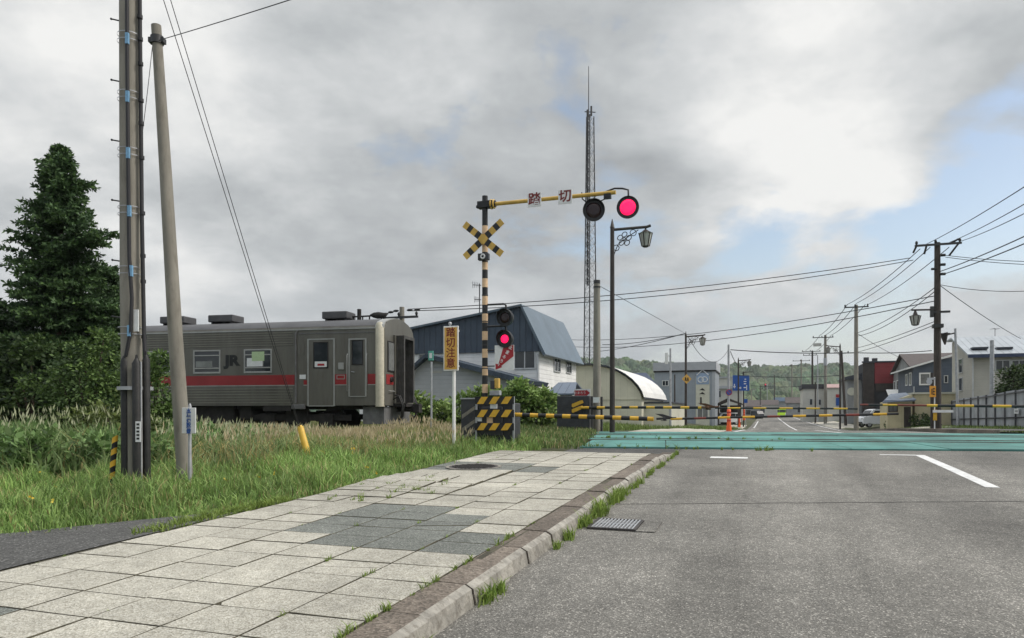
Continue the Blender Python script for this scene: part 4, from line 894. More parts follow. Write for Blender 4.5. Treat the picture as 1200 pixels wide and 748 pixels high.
# the two machines beyond the tracks
def far_barrier(px, D, mir, label):
    g = P(px, 500, D); g.z = zg(g.x, g.y); t_ = thing('crossing_barrier', label, 'crossing barrier', g, -TH, 'lowered crossing barriers'); f_ = Fr(g, TH)
    mb = MB(); mb.bx(-.62, .62, .05, .65, -.2, 1.32); c_ = mb.build('cabinet', 'charcoal', t_, bevel=.02)
    mb = MB()
    for k in range(3): mb.bx(-.58, .58, .03, .05, .15 + k * .38, .18 + k * .38)
    mb.build('cabinet_rib', 'dark_steel', c_)
    s_ = -1 if mir else 1
    mb = MB(); mb.prism([(s_ * x, .02, z) for x, z in ((-.05, .68), (.40, .68), (.46, .85), (.46, 1.02), (.38, 1.14), (.25, 1.16), (-.05, 1.02))][::s_], (0, -.02, 0)); gd = mb.build('guard_board', 'black', t_)
    mb = MB()
    for z in (.72, .92): mb.prism([(s_ * x, -.002, zz) for x, zz in ((-.03, z), (.02, z - .03), (.42, z + .14), (.38, z + .24), (.28, z + .22), (-.03, z + .1))][::s_], (0, -.004, 0))
    mb.build('stripe', 'yellow', gd)
    mb = MB(); mb.bx(s_ * .70, s_ * .76, .0, .12, -.2, 1.30); mb.bx(s_ * 1.05, s_ * 1.12, .0, .12, -.2, 1.28); mb.bx(s_ * .70, s_ * 1.1, .04, .08, .8, .86); mb.build('guard_post', 'dark_steel', t_)
    MB().bx(s_ * .78, s_ * 1.02, -.01, .02, 1.06, 1.26).build('data_plate', 'sign_white', t_)
    return t_, f_
t2, f2 = far_barrier(671, 27, False, 'barrier machine beside the concrete pole with its pole lowered beyond the tracks')
pp_ = [f2.F(x, y, -.1) for x, y in ((681, 478), (740, 477.6), (822, 477.8))]; mb = MB(); striped_tube(mb, pp_, .05, .30, (0, 1)); ar = mb.build('barrier_arm', ['yellow', 'black'], t2)
joint(ar, f2.F(830, 477, -.1), 1, True, .85)
mb = MB(); striped_tube(mb, [f2.F(x, y, -.1) for x, y in ((838, 478.3), (920, 478.6), (1005, 479.2))], .03, .42, (1, 0, 1, 0)); mb.build('arm_tip', ['yellow', 'black'], ar)
# its partner on the other side of the road
g = Vector(f2.loc) + Vector((CS, -SN, 0)) * 17.2; D3 = g.y; px3 = CX + F * g.x / g.y
t3, f3 = far_barrier(px3, D3, True, 'barrier pole lowered in front of the grey fence beyond the tracks')
pp_ = [f3.F(x, y, -.1) for x, y in ((px3 - 12, 477.2), (1200, 476.4), (1086, 475.4))]; mb = MB(); striped_tube(mb, pp_, .045, .50, (0, 1)); ar = mb.build('barrier_arm', ['yellow', 'black'], t3)
mb = MB(); striped_tube(mb, [f3.F(x, y, -.1) for x, y in ((1086, 475.4), (1045, 474.8), (1008, 474.5))], .032, .42, (2, 2, 0, 1)); mb.build('arm_tip', ['yellow', 'black', 'arm_red'], ar)

# ------------------------------------------------------------ signs of the crossing
g = P(532, 520, 15.3); g.z = zg(g.x, g.y); sg = thing('warning_sign', 'narrow amber crossing sign with red characters on a white post', 'sign', g, -TH); f_ = Fr(g, TH)
MB().tube([(0, 0, -.3), (0, 0, f_.F(532, 383).z)], .036, 12).build('post', 'white', sg)
a = f_.F(521.3, 383); b = f_.F(538.6, 434.8); xm = (a.x + b.x) / 2; mb = MB(); mb.bx(a.x, b.x, -.075, -.04, b.z, a.z); bd = mb.build('sign_board', 'white', sg, bevel=.01)
MB().bx(a.x + .025, b.x - .025, -.079, -.07, b.z + .03, a.z - .03).build('sign_face', 'sign_amber', bd)
for k, ch in enumerate('踏切注意'): text('lettering', ch, .215, facing((xm, -.081, a.z - .145 - k * (a.z - b.z - .08) / 4)), 'sign_darkred', bd, bold=.003)
mb = MB(); mb.bx(a.x + .02, b.x - .02, -.05, .045, a.z - .12, a.z - .08); mb.bx(a.x + .02, b.x - .02, -.05, .045, b.z + .08, b.z + .12); mb.build('bracket', 'steel', sg)
mb = MB(); mb.ball((xm - .05, 0, a.z + .06), .04); mb.tube([(xm - .05, 0, a.z - .05), (xm - .05, 0, a.z + .05)], .015, 8); mb.build('lamp', 'steel', sg)
g = P(505.5, 520, 19.8); g.z = zg(g.x, g.y); sg = thing('distance_post', 'small pale green marker plate on a thin post near the railcar nose', 'sign', g, -TH); f_ = Fr(g, TH)
MB().tube([(0, 0, -.3), (0, 0, f_.F(505, 424).z)], .03, 8).build('post', 'steel', sg)
M['sign_green'] = mat('sign_green', (.10, .36, .28), .5, var=.1)
a = f_.F(502.5, 411.5); b = f_.F(508, 422.5); mb = MB(); mb.bx(a.x, b.x, -.03, .0, b.z, a.z); bd = mb.build('sign_board', 'sign_green', sg); MB().bx(a.x + .03, b.x - .03, -.035, -.02, b.z + .06, a.z - .06).build('sign_face', 'sign_white', bd)
# red arrow board by the far barrier
g = P(674, 500, 28.5); g.z = zg(g.x, g.y); sg = thing('arrow_sign', 'red horizontal arrow board above the far barrier cabinet', 'sign', g, -TH); f_ = Fr(g, TH)
a = f_.F(673, 457); b = f_.F(692, 464.5); MB().tube([(a.x + .05, .02, -.3), (a.x + .05, .02, a.z)], .03, 8).build('post', 'steel', sg)
mb = MB(); mb.bx(a.x, b.x, -.03, -.01, b.z - .03, a.z + .03); bd = mb.build('sign_board', 'sign_white', sg)
zm = (a.z + b.z) / 2; hh = (a.z - b.z) / 2; xk = b.x - .16; mb = MB(); mb.prism([(a.x + .02, -.031, zm - hh * .8), (xk, -.031, zm - hh * .8), (xk, -.031, zm - hh), (b.x - .01, -.031, zm), (xk, -.031, zm + hh), (xk, -.031, zm + hh * .8), (a.x + .02, -.031, zm + hh * .8)], (0, -.004, 0)); mb.build('arrow', 'sign_red', bd)
text('lettering', '止まろう', .12, facing((a.x + .24, -.037, zm)), 'sign_white', bd)

# ------------------------------------------------------------ poles at the pavement
g = P(161, 575, 9.4); g.z = zg(g.x, g.y); D = 9.4; pole = thing('utility_pole', 'thick concrete pole with black cable guards at its foot and cables strapped on', 'utility pole', g)
def L3(px, py, dy=0.): v = P(px, py, D + dy) - g; return Vector((v.x, dy, v.z))
MB().tube([L3(157.5, 600), L3(152.8, 330), L3(151.2, 0), L3(149.5, -330)], [.130, .123, .116, .103], 24).build('pole', 'concrete', pole)
for xa, xb, t0, dy in ((141.5, 151, 417, -.10), (155, 165, 420, -.165), (167, 175.5, 416, -.09)):
    xm = (xa + xb) / 2; w = (xb - xa) / 2 * D / F; mb = MB(); mb.tube([L3(xm + 1, 580, dy), L3(xm, t0 + 6, dy), L3(xm, t0, dy)], [w, w, w * .35], 12); mb.tube([L3(xm, t0 + 1, dy), L3(xm, t0 - 4, dy)], [w * .35, w * .25], 8); mb.build('cable_guard', 'black_rubber', pole)
mb = MB()
for py in (455.5,): mb.tube([L3(158.5, py + 2), L3(158.5, py - 2)], .212, 24)
mb.build('steel_band', 'steel', pole)
mb = MB(); mb.tube([L3(148.2, -330, -.125), L3(149, 60, -.135), L3(150.3, 200, -.142), L3(151.5, 300, -.145), L3(154.5, 350, -.15), L3(153, 388, -.15), L3(147.5, 418, -.12)], .024, 8); mb.build('cable', 'wire', pole)
mb = MB(); mb.tube([L3(161.5, -330, -.03), L3(163.8, 0, -.03), L3(166.2, 250, -.04), L3(169, 400, -.06), L3(170.5, 420, -.08)], .026, 8)
for py in (20, 46, 75, 118, 145, 185, 250, 300, 330, 395): mb.tube([L3(163.8 + py * .0125, py - 2, -.04), L3(163.8 + py * .0125, py + 2, -.04)], .034, 8)
mb.build('cable', 'wire', pole)
for py, px in ((46, 149.5), (114, 149.8), (180, 150.5), (248, 152), (318, 154), (388, 152)):
    q = .127 + .008 * max(0, py) / 400; cx_ = 151.2 + py * .005
    mb = MB(); mb.tube([L3(cx_, py + 4.8), L3(cx_, py + 3.8)], q + .012, 20, caps=False); mb.tube([L3(cx_, py - 3.2), L3(cx_, py - 4.2)], q + .012, 20, caps=False); b_ = mb.build('strap', 'steel', pole)
    mb = MB(); mb.bx(*(lambda v: (v.x - .02, v.x + .02, -q - .035, -q - .0, v.z - .07, v.z + .07))(L3(px + .4, py, -q))); mb.build('cable_tie', 'band_blue', b_)
mb = MB()
for py in (27, 98, 168, 238, 308, 374):
    v = L3(151.2 + py * .005, py); mb.tube([v, v + Vector((-.205, -.05, .025))], .009, 6); mb.ball(v + Vector((-.205, -.05, .025)), .015, n=8, k=5)
mb.build('step_bolt', 'dark_steel', pole)
v = L3(160.5, 376, -.1); MB().bx(v.x - .03, v.x + .03, -.128, -.108, v.z - .14, v.z + .14).build('number_plate', 'sign_white', pole)
v = L3(162, 506, -.225); pl_ = MB().bx(v.x - .032, v.x + .032, -.232, -.22, v.z - .13, v.z + .13).build('number_plate', 'sign_white', pole); mb = MB()
for k in range(5): mb.bx(v.x - .018, v.x + .018, -.2345, -.231, v.z - .1 + k * .045, v.z - .075 + k * .045)
mb.build('lettering', 'ink', pl_)
v = L3(165.7, 500, -.16); mb = MB(); mb.tube([L3(166, 578, -.17), L3(165.3, 424, -.17)], .012, 6); mb.build('earth_rod', 'steel', pole)

g = P(217.5, 562, 10.5); g.z = zg(g.x, g.y); D = 10.5; sp_ = thing('utility_pole', 'plain slim concrete pole leaning left with a metal band near its top', 'utility pole', g)
MB().tube([L3(219, 590), L3(206, 400), L3(194, 200), L3(183, 30)], [.111, .099, .083, .068], 20).build('pole', 'concrete', sp_)
mb = MB(); mb.tube([L3(184.2, 52), L3(184, 43)], .09, 16); mb.bx(*(lambda v: (v.x - .11, v.x + .11, -.05, .05, v.z - .035, v.z + .035))(L3(184.2, 48))); mb.build('steel_band', 'dark_steel', sp_)

g = P(222.5, 560, 10.1); g.z = zg(g.x, g.y); sg = thing('notice_post', 'small white plate with blue characters on a slim pipe by the slim pole', 'sign', g, -.06); f_ = Fr(g, .06)
MB().tube([(0, 0, -.3), (0, 0, f_.F(222.5, 476).z), (0, 0, f_.F(222.5, 473).z)], [.024, .024, .012], 10).build('post', 'steel', sg)
a = f_.F(215, 478); b = f_.F(231, 508); mb = MB(); mb.bx(a.x, b.x, -.045, -.025, b.z, a.z); bd = mb.build('sign_board', 'sign_white', sg, bevel=.004)
for k, ch in enumerate('水道管埋設位置'): text('lettering', ch, .066, facing(((a.x + b.x) / 2, -.047, a.z - .047 - k * .0475)), 'blue_letter', bd, bold=.0022)

g = P(130, 574, 9.3); g.z = zg(g.x, g.y); D = 9.3; mk = thing('marker_post', 'short leaning post wrapped in yellow and black bands in the reeds', 'marker post', g)
mb = MB(); a = L3(128.5, 590); b = L3(135, 512); n = 11
for k in range(n):
    p0, p1 = a.lerp(b, k / n), a.lerp(b, (k + 1) / n); mb.tube([p0, p1], .036, 14, k % 2, caps=(k in (0, n - 1)))
for i in range(0): pass
o_ = mb.build('post', ['yellow', 'black'], mk)
for v_ in o_.data.vertices: v_.co.z += (v_.co.x - (a.x + (b.x - a.x) * (v_.co.z - a.z) / (b.z - a.z))) * .7   # the bands run aslant
M['guard_yellow'] = mat('guard_yellow', (.60, .38, .05), .5, var=.12, scale=8, dirt=.2)
g = P(362.5, 536, 13.3); g.z = zg(g.x, g.y); D = 13.3; gw = thing('guy_wire', 'pair of steel guy wires with a yellow plastic guard at the ground', 'guy wire', g)
MB().tube([L3(364, 545), L3(352, 501), L3(351, 499)], [.066, .058, .03], 12).build('wire_guard', 'guard_yellow', gw)
mb = MB(); top = P(150, -150, 9.45) - g
mb.tube([L3(353, 506), top + Vector((.05, 0, 0))], .0062, 6); mb.tube([L3(351, 503), top + Vector((-.06, -.02, 0))], .0062, 6); mb.build('wire', 'wire', gw)
# ------------------------------------------------------------ trees and shrubs
def at_px(px, D, dz=0.): x = (px - CX) / F * D; return (x, D, zg(x, D) + dz)
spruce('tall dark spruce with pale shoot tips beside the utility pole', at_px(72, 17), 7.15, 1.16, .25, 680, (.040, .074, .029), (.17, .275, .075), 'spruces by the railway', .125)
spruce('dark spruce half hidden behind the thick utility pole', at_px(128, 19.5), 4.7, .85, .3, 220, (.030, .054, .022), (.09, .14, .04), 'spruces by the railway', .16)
spruce('spruce at the picture edge with dark boughs', at_px(-12, 17.5), 3.6, 1.8, .2, 280, (.028, .050, .021), (.08, .13, .04), 'spruces by the railway', .16)  # needles darker over the whole tree
leafy('leafy_tree', 'bright green leafy tree leaning against the tall spruce', at_px(104, 14.6), [(-.1, 0, 1.95, .45, .5, .38), (.30, .1, 2.15, .36, .5, .42), (.1, -.2, 1.3, .7, .6, .55), (-.75, .1, 1.45, .55, .5, .28), (.5, 0, 1.0, .5, .6, .6), (-.35, .1, .9, .6, .5, .4), (.45, 0, 1.6, .42, .4, .3)], 6500, .095, (.036, .066, .022), (.13, .20, .055), None, .05)
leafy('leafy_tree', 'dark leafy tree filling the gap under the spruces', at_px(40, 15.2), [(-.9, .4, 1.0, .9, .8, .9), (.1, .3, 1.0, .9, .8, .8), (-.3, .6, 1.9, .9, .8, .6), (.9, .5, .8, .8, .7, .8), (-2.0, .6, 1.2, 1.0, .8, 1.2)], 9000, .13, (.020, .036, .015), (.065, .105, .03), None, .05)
leafy('leafy_shrub', 'olive shrub between the marker post and the thick pole', at_px(134, 13.2), [(0, 0, .8, .55, .5, .55), (.35, .1, .6, .5, .5, .5), (-.5, 0, .6, .5, .5, .45)], 2600, .10, (.065, .09, .025), (.15, .19, .055), None, .02, 'shrub')
leafy('leafy_shrub', 'bushy green shrub between the two poles in front of the railcar', at_px(182, 16), [(0, 0, 1.2, .42, .5, .75), (.1, .1, .7, .5, .5, .6), (-.35, 0, 1.9, .38, .4, .5), (.12, 0, 1.9, .22, .3, .35)], 3200, .12, (.045, .085, .024), (.15, .23, .065), None, .03, 'shrub')
kw = [(0, 0, .75, 1.0, .7, .75), (1.0, 0, .8, .9, .7, .8), (2.0, .2, .7, .8, .7, .7), (.5, 0, 1.25, .6, .6, .45)]
leafy('leafy_shrub', 'broad leaved shrub spreading behind the signal post', at_px(598, 29.5), [(x * .72, y, z * 1.15, rx * .75, ry, rz * 1.0) for x, y, z, rx, ry, rz in kw], 6500, .24, (.10, .18, .04), (.30, .40, .13), 'shrubs before the blue roofed house', .025, 'shrub')
leafy('leafy_shrub', 'leafy shrub beside the nose of the railcar', at_px(500, 28.5), [(-.3, 0, .7, .7, .7, .7), (.5, 0, .6, .6, .6, .55)], 2600, .22, (.10, .17, .04), (.28, .37, .12), 'shrubs before the blue roofed house', .025, 'shrub')
leafy('leafy_shrub', 'low shrub between the amber sign and the signal post', at_px(552, 29.5), [(-.2, 0, .8, .9, .7, .75), (.6, 0, .95, .6, .6, .7)], 2800, .22, (.10, .17, .04), (.28, .37, .12), 'shrubs before the blue roofed house', .025, 'shrub')
leafy('leafy_tree', 'round dark green garden tree in front of the beige house', at_px(1190, 43), [(0, 0, 2.6, 1.0, .9, 1.0), (.8, .2, 2.4, .9, .8, .9), (-.45, 0, 2.1, .5, .6, .5), (.3, 0, 3.1, .7, .7, .55)], 4200, .20, (.03, .05, .018), (.075, .115, .035), None, .08)
for px, D, s, lb in ((1079, 56, 1.0, 'bush growing against the yellow wall'), (1046, 58, .8, 'low bush beside the white van'), (1091, 53, .7, 'small bush at the foot of the dark pole')):
    leafy('leafy_bush', lb, at_px(px, D), [(0, 0, .45 * s, .75 * s, .5, .55 * s), (.6 * s, .1, .35 * s, .5 * s, .5, .4 * s)], 900, .2, (.03, .055, .018), (.08, .125, .035), 'bushes beyond the crossing', .02, 'bush')

# ------------------------------------------------------------ buildings
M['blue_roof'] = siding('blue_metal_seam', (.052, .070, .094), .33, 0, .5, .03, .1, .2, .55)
M['blue_roof_lit'] = siding('blue_metal_lit', (.125, .165, .20), .33, 1, .45, .03, .25, .15, .5)  # paler copy of the blue: light on the slope put into its colour
M['siding_white'] = siding('white_boards', (.74, .74, .72), .22, 2, .65, .012)
M['siding_grey'] = siding('grey_boards', (.45, .465, .47), .20, 2, .65, .012)
M['dark_trim'] = mat('dark_trim', (.035, .04, .05), .6, var=.2)
M['olive_wall'] = siding('olive_sheet_wall', (.57, .555, .44), .45, 0, .7, .006, 0., .1, .85)
M['white_roof'] = mat('white_sheet_roof', (.70, .69, .65), .5, var=.08, scale=.8, dirt=.25)
M['grey_clad'] = siding('grey_blue_cladding', (.265, .295, .32), .45, 0, .6, .008, 0., .08, .8)
M['grey_band'] = mat('grey_fascia', (.36, .375, .39), .6, var=.08)
M['cream_panel'] = mat('cream_panel', (.55, .54, .44), .6, var=.08)
M['pale_blue'] = mat('pale_blue_panel', (.26, .34, .46), .6, var=.08)
M['beige_wall'] = siding('beige_boards', (.40, .385, .335), .26, 2, .7, .01, 0., .1, .82)
M['metal_roof'] = siding('grey_seam_roof', (.43, .46, .48), .45, 0, .38, .04, .5, .12, .45)
M['navy_edge'] = mat('navy_eave', (.03, .045, .09), .5)
M['slate_wall'] = siding('slate_blue_boards', (.075, .095, .125), .22, 2, .65, .01)
M['brown_roof'] = mat('brown_roof', (.085, .07, .065), .8, var=.2, scale=2)
M['yellow_wall'] = siding('yellow_render', (.52, .46, .29), .9, 0, .8, .006, 0., .12, .85)
M['slate_roof'] = siding('blue_grey_roof', (.13, .16, .205), .4, 0, .5, .02, .1, .1, .7)
M['red_sheet'] = siding('red_corrugated_front', (.21, .026, .028), .30, 2, .55, .03)
M['dark_wall'] = mat('dark_wall', (.045, .045, .048), .8, var=.3, scale=.6)
M['wood_dark'] = mat('dark_timber', (.05, .04, .033), .8, var=.3, scale=2)
M['cream_wall'] = mat('cream_render', (.50, .49, .44), .8, var=.1, scale=.5, dirt=.2)
M['grey_wall'] = mat('grey_render', (.27, .275, .27), .8, var=.15, scale=.5, dirt=.3)
M['pink_roof'] = mat('pinkish_roof', (.36, .24, .22), .7, var=.1)
M['fence_sheet'] = siding('grey_corrugated_sheet', (.38, .395, .405), .115, 0, .6, .05, .2, .3, .8)
def building(name, label, px, D, cat, group=None, dz=0., ang=TH):
    g = at_px(px, D, dz); r = thing(name, label, cat, g, -ang, group); return r, Fr(g, ang)
def win(root, fr, x0, y0, x1, y1, side='F', mullions=1, off=0., frame='alu', pane='glass', name='window', fw=.06):
    """a framed window on the front (y = off) or the flank (x = off) from picture corners"""
    q = (fr.F if side == 'F' else fr.S); a = q(x0, y0, off); b = q(x1, y1, off); k = 0 if side == 'F' else 1
    u0, u1 = sorted((a[k], b[k])); z0, z1 = b.z, a.z; mb = MB(); mp = MB(); sgn = -1 if side == 'F' else (1 if fr_pos else -1)
    def bx(m, ua, ub, za, zb, d0, d1):
        d0 = off + sgn * d0; d1 = off + sgn * d1
        m.bx(ua, ub, d0, d1, za, zb) if side == 'F' else m.bx(d0, d1, ua, ub, za, zb)
    for ua, ub, za, zb in ((u0, u0 + fw, z0, z1), (u1 - fw, u1, z0, z1), (u0 + fw, u1 - fw, z0, z0 + fw), (u0 + fw, u1 - fw, z1 - fw, z1)): bx(mb, ua, ub, za, zb, -.05, .06)
    for i in range(mullions): um = u0 + (u1 - u0) * (i + 1) / (mullions + 1); bx(mb, um - fw * .4, um + fw * .4, z0 + fw, z1 - fw, -.05, .05)
    w = mb.build(name, frame, root); bx(mp, u0 + fw * .5, u1 - fw * .5, z0 + fw * .5, z1 - fw * .5, .006, .02); mp.build('pane', pane, w); return w
fr_pos = True
# the blue roofed house behind the signal
hs, hf = building('blue_roofed_house', 'white boarded house with tall blue metal roof behind the signal post', 632, 36, 'house')
ap = hf.F(613, 358); ev = hf.F(632, 409); wl = -10.2; zl = ap.z - (ap.x - wl) * .155; L_ = 7.4
mb = MB(); mb.prism([(0, 0, -.6), (0, 0, ev.z), (ap.x, 0, ap.z - .12), (wl, 0, zl - .1), (wl, 0, -.6)], (0, L_, 0)); mb.build('wall', 'siding_white', hs)
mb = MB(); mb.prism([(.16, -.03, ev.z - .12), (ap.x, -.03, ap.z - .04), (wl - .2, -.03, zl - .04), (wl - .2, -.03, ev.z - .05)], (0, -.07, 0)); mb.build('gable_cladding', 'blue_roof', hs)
mb = MB(); mb.prism([(.42, -.32, ev.z - .30), (ap.x, -.32, ap.z + .03), (ap.x - .06, -.32, ap.z - .07), (.30, -.32, ev.z - .36)], (0, L_ + .6, 0)); rf = mb.build('roof', 'blue_roof_lit', hs)
mb = MB(); mb.prism([(ap.x, -.32, ap.z + .03), (wl - .4, -.32, zl + .02), (wl - .4, -.32, zl - .08), (ap.x - .02, -.32, ap.z - .08)], (0, L_ + .6, 0)); mb.build('roof', 'blue_roof_lit', hs)
win(hs, hf, 602.5, 410.5, 628, 432.5); win(hs, hf, 490.5, 414.5, 501.5, 426, pane='glass_grey', mullions=0)
win(hs, hf, 648.6, 416, 656, 437, 'S'); win(hs, hf, 663, 419, 669, 438.5, 'S')
v = hf.F(526.7, 380, 1.5); mb = MB(); mb.tube([(v.x, 1.5, v.z - .4), (v.x, 1.5, v.z + .05)], .1, 10); mb.ball((v.x, 1.5, v.z + .1), .17, sc=(1, 1, .6)); mb.build('roof_vent', 'alu', rf)
# annex with the sloping dark eave
an, af = building('house_annex', 'grey boarded lean-to annex with a long dark blue sloping roof edge', 622, 33.2, 'annex')
p0 = af.F(503, 416); p1 = af.F(622, 448); p2 = af.F(470, 449)
mb = MB(); mb.prism([(p1.x - .5, 0, -.6), (p1.x - .5, 0, p1.z + .05), (p0.x, 0, p0.z - .1), (p2.x, 0, p2.z), (p2.x, 0, -.6)], (0, 2.5, 0)); mb.build('wall', 'siding_grey', an)
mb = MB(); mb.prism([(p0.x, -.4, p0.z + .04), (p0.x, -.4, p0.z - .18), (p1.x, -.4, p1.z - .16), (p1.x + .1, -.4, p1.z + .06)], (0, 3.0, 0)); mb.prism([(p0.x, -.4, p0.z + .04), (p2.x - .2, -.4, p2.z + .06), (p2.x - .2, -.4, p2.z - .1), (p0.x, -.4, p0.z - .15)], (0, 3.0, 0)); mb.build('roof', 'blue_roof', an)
v = af.F(511, 436); MB().bx(v.x - .3, v.x + .3, -.02, .01, v.z - .06, v.z + .06).build('vent_strip', 'cream_wall', an)
# porch at the house corner
po, pf = building('house_porch', 'small porch with a pale grey metal roof at the house corner', 672, 33.5, 'porch')
a = pf.F(641, 449); b = pf.F(672, 463); mb = MB(); mb.bx(a.x + .15, b.x - .1, .2, 2.2, -.6, b.z + .0); mb.build('wall', 'grey_wall', po)
mb = MB(); mb.prism([(a.x, -.15, b.z), (a.x + .25, 1.1, a.z), (b.x - .12, 1.1, a.z), (b.x + .1, -.15, b.z)], (0, 0, .07)); mb.prism([(a.x + .25, 1.1, a.z), (a.x, 2.3, b.z), (b.x + .1, 2.3, b.z), (b.x - .12, 1.1, a.z)], (0, 0, .07)); mb.build('roof', 'slate_roof', po)
# roof aerial
g = P(562, 440, 38); ae = thing('tv_aerial', 'tall thin television aerial on a mast over the blue roof', 'aerial', (g.x, g.y, zg(g.x, g.y))); D = 38
def LD(px, py, o, D, dy=0.): v = P(px, py, D); return Vector((v.x - o.location.x, v.y - o.location.y + dy, v.z - o.location.z))
MB().tube([LD(562, 490, ae, D), LD(562, 333, ae, D)], .03, 6).build('mast', 'dark_steel', ae)
mb = MB()
for py, w in ((334, 8), (351, 6)):
    mb.tube([LD(562 - w, py, ae, D), LD(562 + 2, py + .5, ae, D)], .018, 5)
    for k in range(5): x = 562 - w + k * w / 4.; mb.tube([LD(x, py - 3 + k * .4, ae, D, -.2), LD(x, py + 3 - k * .4, ae, D, .2)], .014, 4)
mb.build('dipoles', 'dark_steel', ae); mb = MB(); v = LD(562.5, 393, ae, D, -.1); mb.bx(v.x - .09, v.x + .09, v.y - .06, v.y + .06, v.z - .11, v.z + .11); mb.build('booster_box', 'white', ae)
# arched warehouse
wh, wf = building('warehouse', 'olive sheet warehouse with a white arched roof beyond the barrier', 752, 45, 'warehouse')
ez = wf.F(752, 468).z; ax = wf.F(690, 427).x; az_ = wf.F(690, 428.5).z
arc = [(0, ez)] + [(ax * (1 - math.cos(t_ * math.pi / 2 / 8)) ** .92, ez + (az_ - ez) * math.sin(t_ * math.pi / 2 / 8) ** 1.12) for t_ in range(1, 9)] + [(ax - 4.5, az_ - .15)]
mb = MB(); mb.prism([(0, 0, -.5)] + [(x, 0, z) for x, z in arc] + [(ax - 4.5, 0, -.5)], (0, 10.5, 0)); mb.build('wall', 'olive_wall', wh)
mb = MB(); n = len(arc); vs = [Vector((x + .18 * (1 - i / n), y, z + dz)) for y in (-.25, 10.8) for dz in (.03, .13) for i, (x, z) in enumerate(arc)]
fs = [(i, 2 * n + i, 2 * n + i + 1, i + 1) for i in range(n - 1)] + [(n + i, n + i + 1, 3 * n + i + 1, 3 * n + i) for i in range(n - 1)]
mb.add(vs, fs); mb.add(vs, [(i, i + 1, n + i + 1, n + i) for i in range(n - 1)] + [(2 * n + i, 3 * n + i, 3 * n + i + 1, 2 * n + i + 1) for i in range(n - 1)] + [(0, n, 3 * n, 2 * n)], 1); mb.build('roof', ['white_roof', 'dark_trim'], wh)
MB().bx(ax - 4.4, .02, -.04, .0, ez - .02, ez + .05).build('wall_rail', 'olive_wall', wh)
a = wf.S(765, 470); MB().bx(.0, 1.6, 1.0, 9.8, -.5, ez - .25).build('side_room', 'cream_panel', wh); MB().bx(.0, 1.75, .9, 9.9, ez - .25, ez - .15).build('side_roof', 'dark_trim', wh)
# dark roofed house between warehouse and grey block
dh, df = building('dark_roofed_house', 'distant house with a dark navy roof behind the white arched roof', 762, 78, 'house')
a = df.F(728, 437); b = df.F(757, 455); mb = MB(); mb.bx(a.x, 0, 0, 6, -.5, b.z); mb.build('wall', 'cream_wall', dh)
mb = MB(); mb.prism([(a.x - .4, -.4, b.z), (a.x + .5, 3, a.z), (-.9, 3, a.z), (.3, -.4, b.z)], (0, 0, .12)); mb.prism([(.3, -.4, b.z), (-.9, 3, a.z), (-.9, 3.3, a.z), (.3, 6.4, b.z)], (0, 0, .12)); mb.build('roof', 'navy_edge', dh)
win(dh, df, 757.5, 456, 761, 464, frame='white', pane='glass_grey', mullions=0)
# grey block with the tall panel
gb_, gf = building('grey_block', 'grey blue two storey block with a tall cream panel and pale fascia', 838, 88, 'building')
a = gf.F(767, 425.5); c_ = gf.F(800, 434.5); MB().bx(a.x, 0, 0, 8, -.6, c_.z - .15).build('wall', 'grey_clad', gb_)
MB().bx(a.x - .15, .15, -.25, 8.2, c_.z + .02, a.z).build('fascia', 'grey_band', gb_); MB().bx(a.x - .1, .1, -.12, 8.1, c_.z - .16, c_.z + .02).build('fascia_strip', 'ink', gb_)  # solid black strip under the fascia
win(gb_, gf, 776, 446, 783.5, 452.5, frame='white', mullions=1)
mb = MB(); mb.bx(-.34, .02, -.04, 0, -.5, c_.z - .17); mb.build('corner_trim', 'grey_band', gb_)
p0 = gf.F(815.5, 441); p1 = gf.F(831.5, 490); MB().bx(p0.x, p1.x, -.09, 0, -.5, p0.z).build('tall_panel', 'cream_panel', gb_)
q0 = gf.F(816, 441); q1 = gf.F(831, 450.5); em = MB().bx(q0.x, q1.x, -.13, -.06, q1.z, q0.z + .35).build('emblem_plate', 'pale_blue', gb_)
xm = (q0.x + q1.x) / 2; zm = (q0.z + q1.z) / 2 + .05; mb = MB(); mb.torus((xm - .22, -.14, zm), .33, .06, n=16); mb.torus((xm + .24, -.14, zm + .03), .31, .06, n=16); mb.tube([(q0.x + .05, -.14, q0.z + .1), (xm, -.14, q0.z + .75), (q1.x - .05, -.14, q0.z + .1)], .06, 6); mb.build('emblem', 'sign_white', em)
for py, w in ((457.5, 3.), (462, 3.2)):
    v = gf.F(823, py); mb = MB(); mb.prism([(v.x - .35, -.1, v.z), (v.x + .02, -.1, v.z + .26), (v.x + .4, -.1, v.z - .05), (v.x - .1, -.1, v.z + .02)], (0, -.03, 0)); mb.build('panel_mark', 'ink', gb_)
v = gf.F(821.5, 470); mb = MB(); mb.bx(v.x - .1, v.x + .1, -.125, -.09, v.z - .45, v.z + .45); mb.build('panel_lettering', 'ink', gb_)
win(gb_, gf, 790, 472, 797, 490, frame='alu', pane='glass', name='door', mullions=0); win(gb_, gf, 817, 478, 830, 490, frame='white', pane='glass_grey', mullions=1, off=-.09)
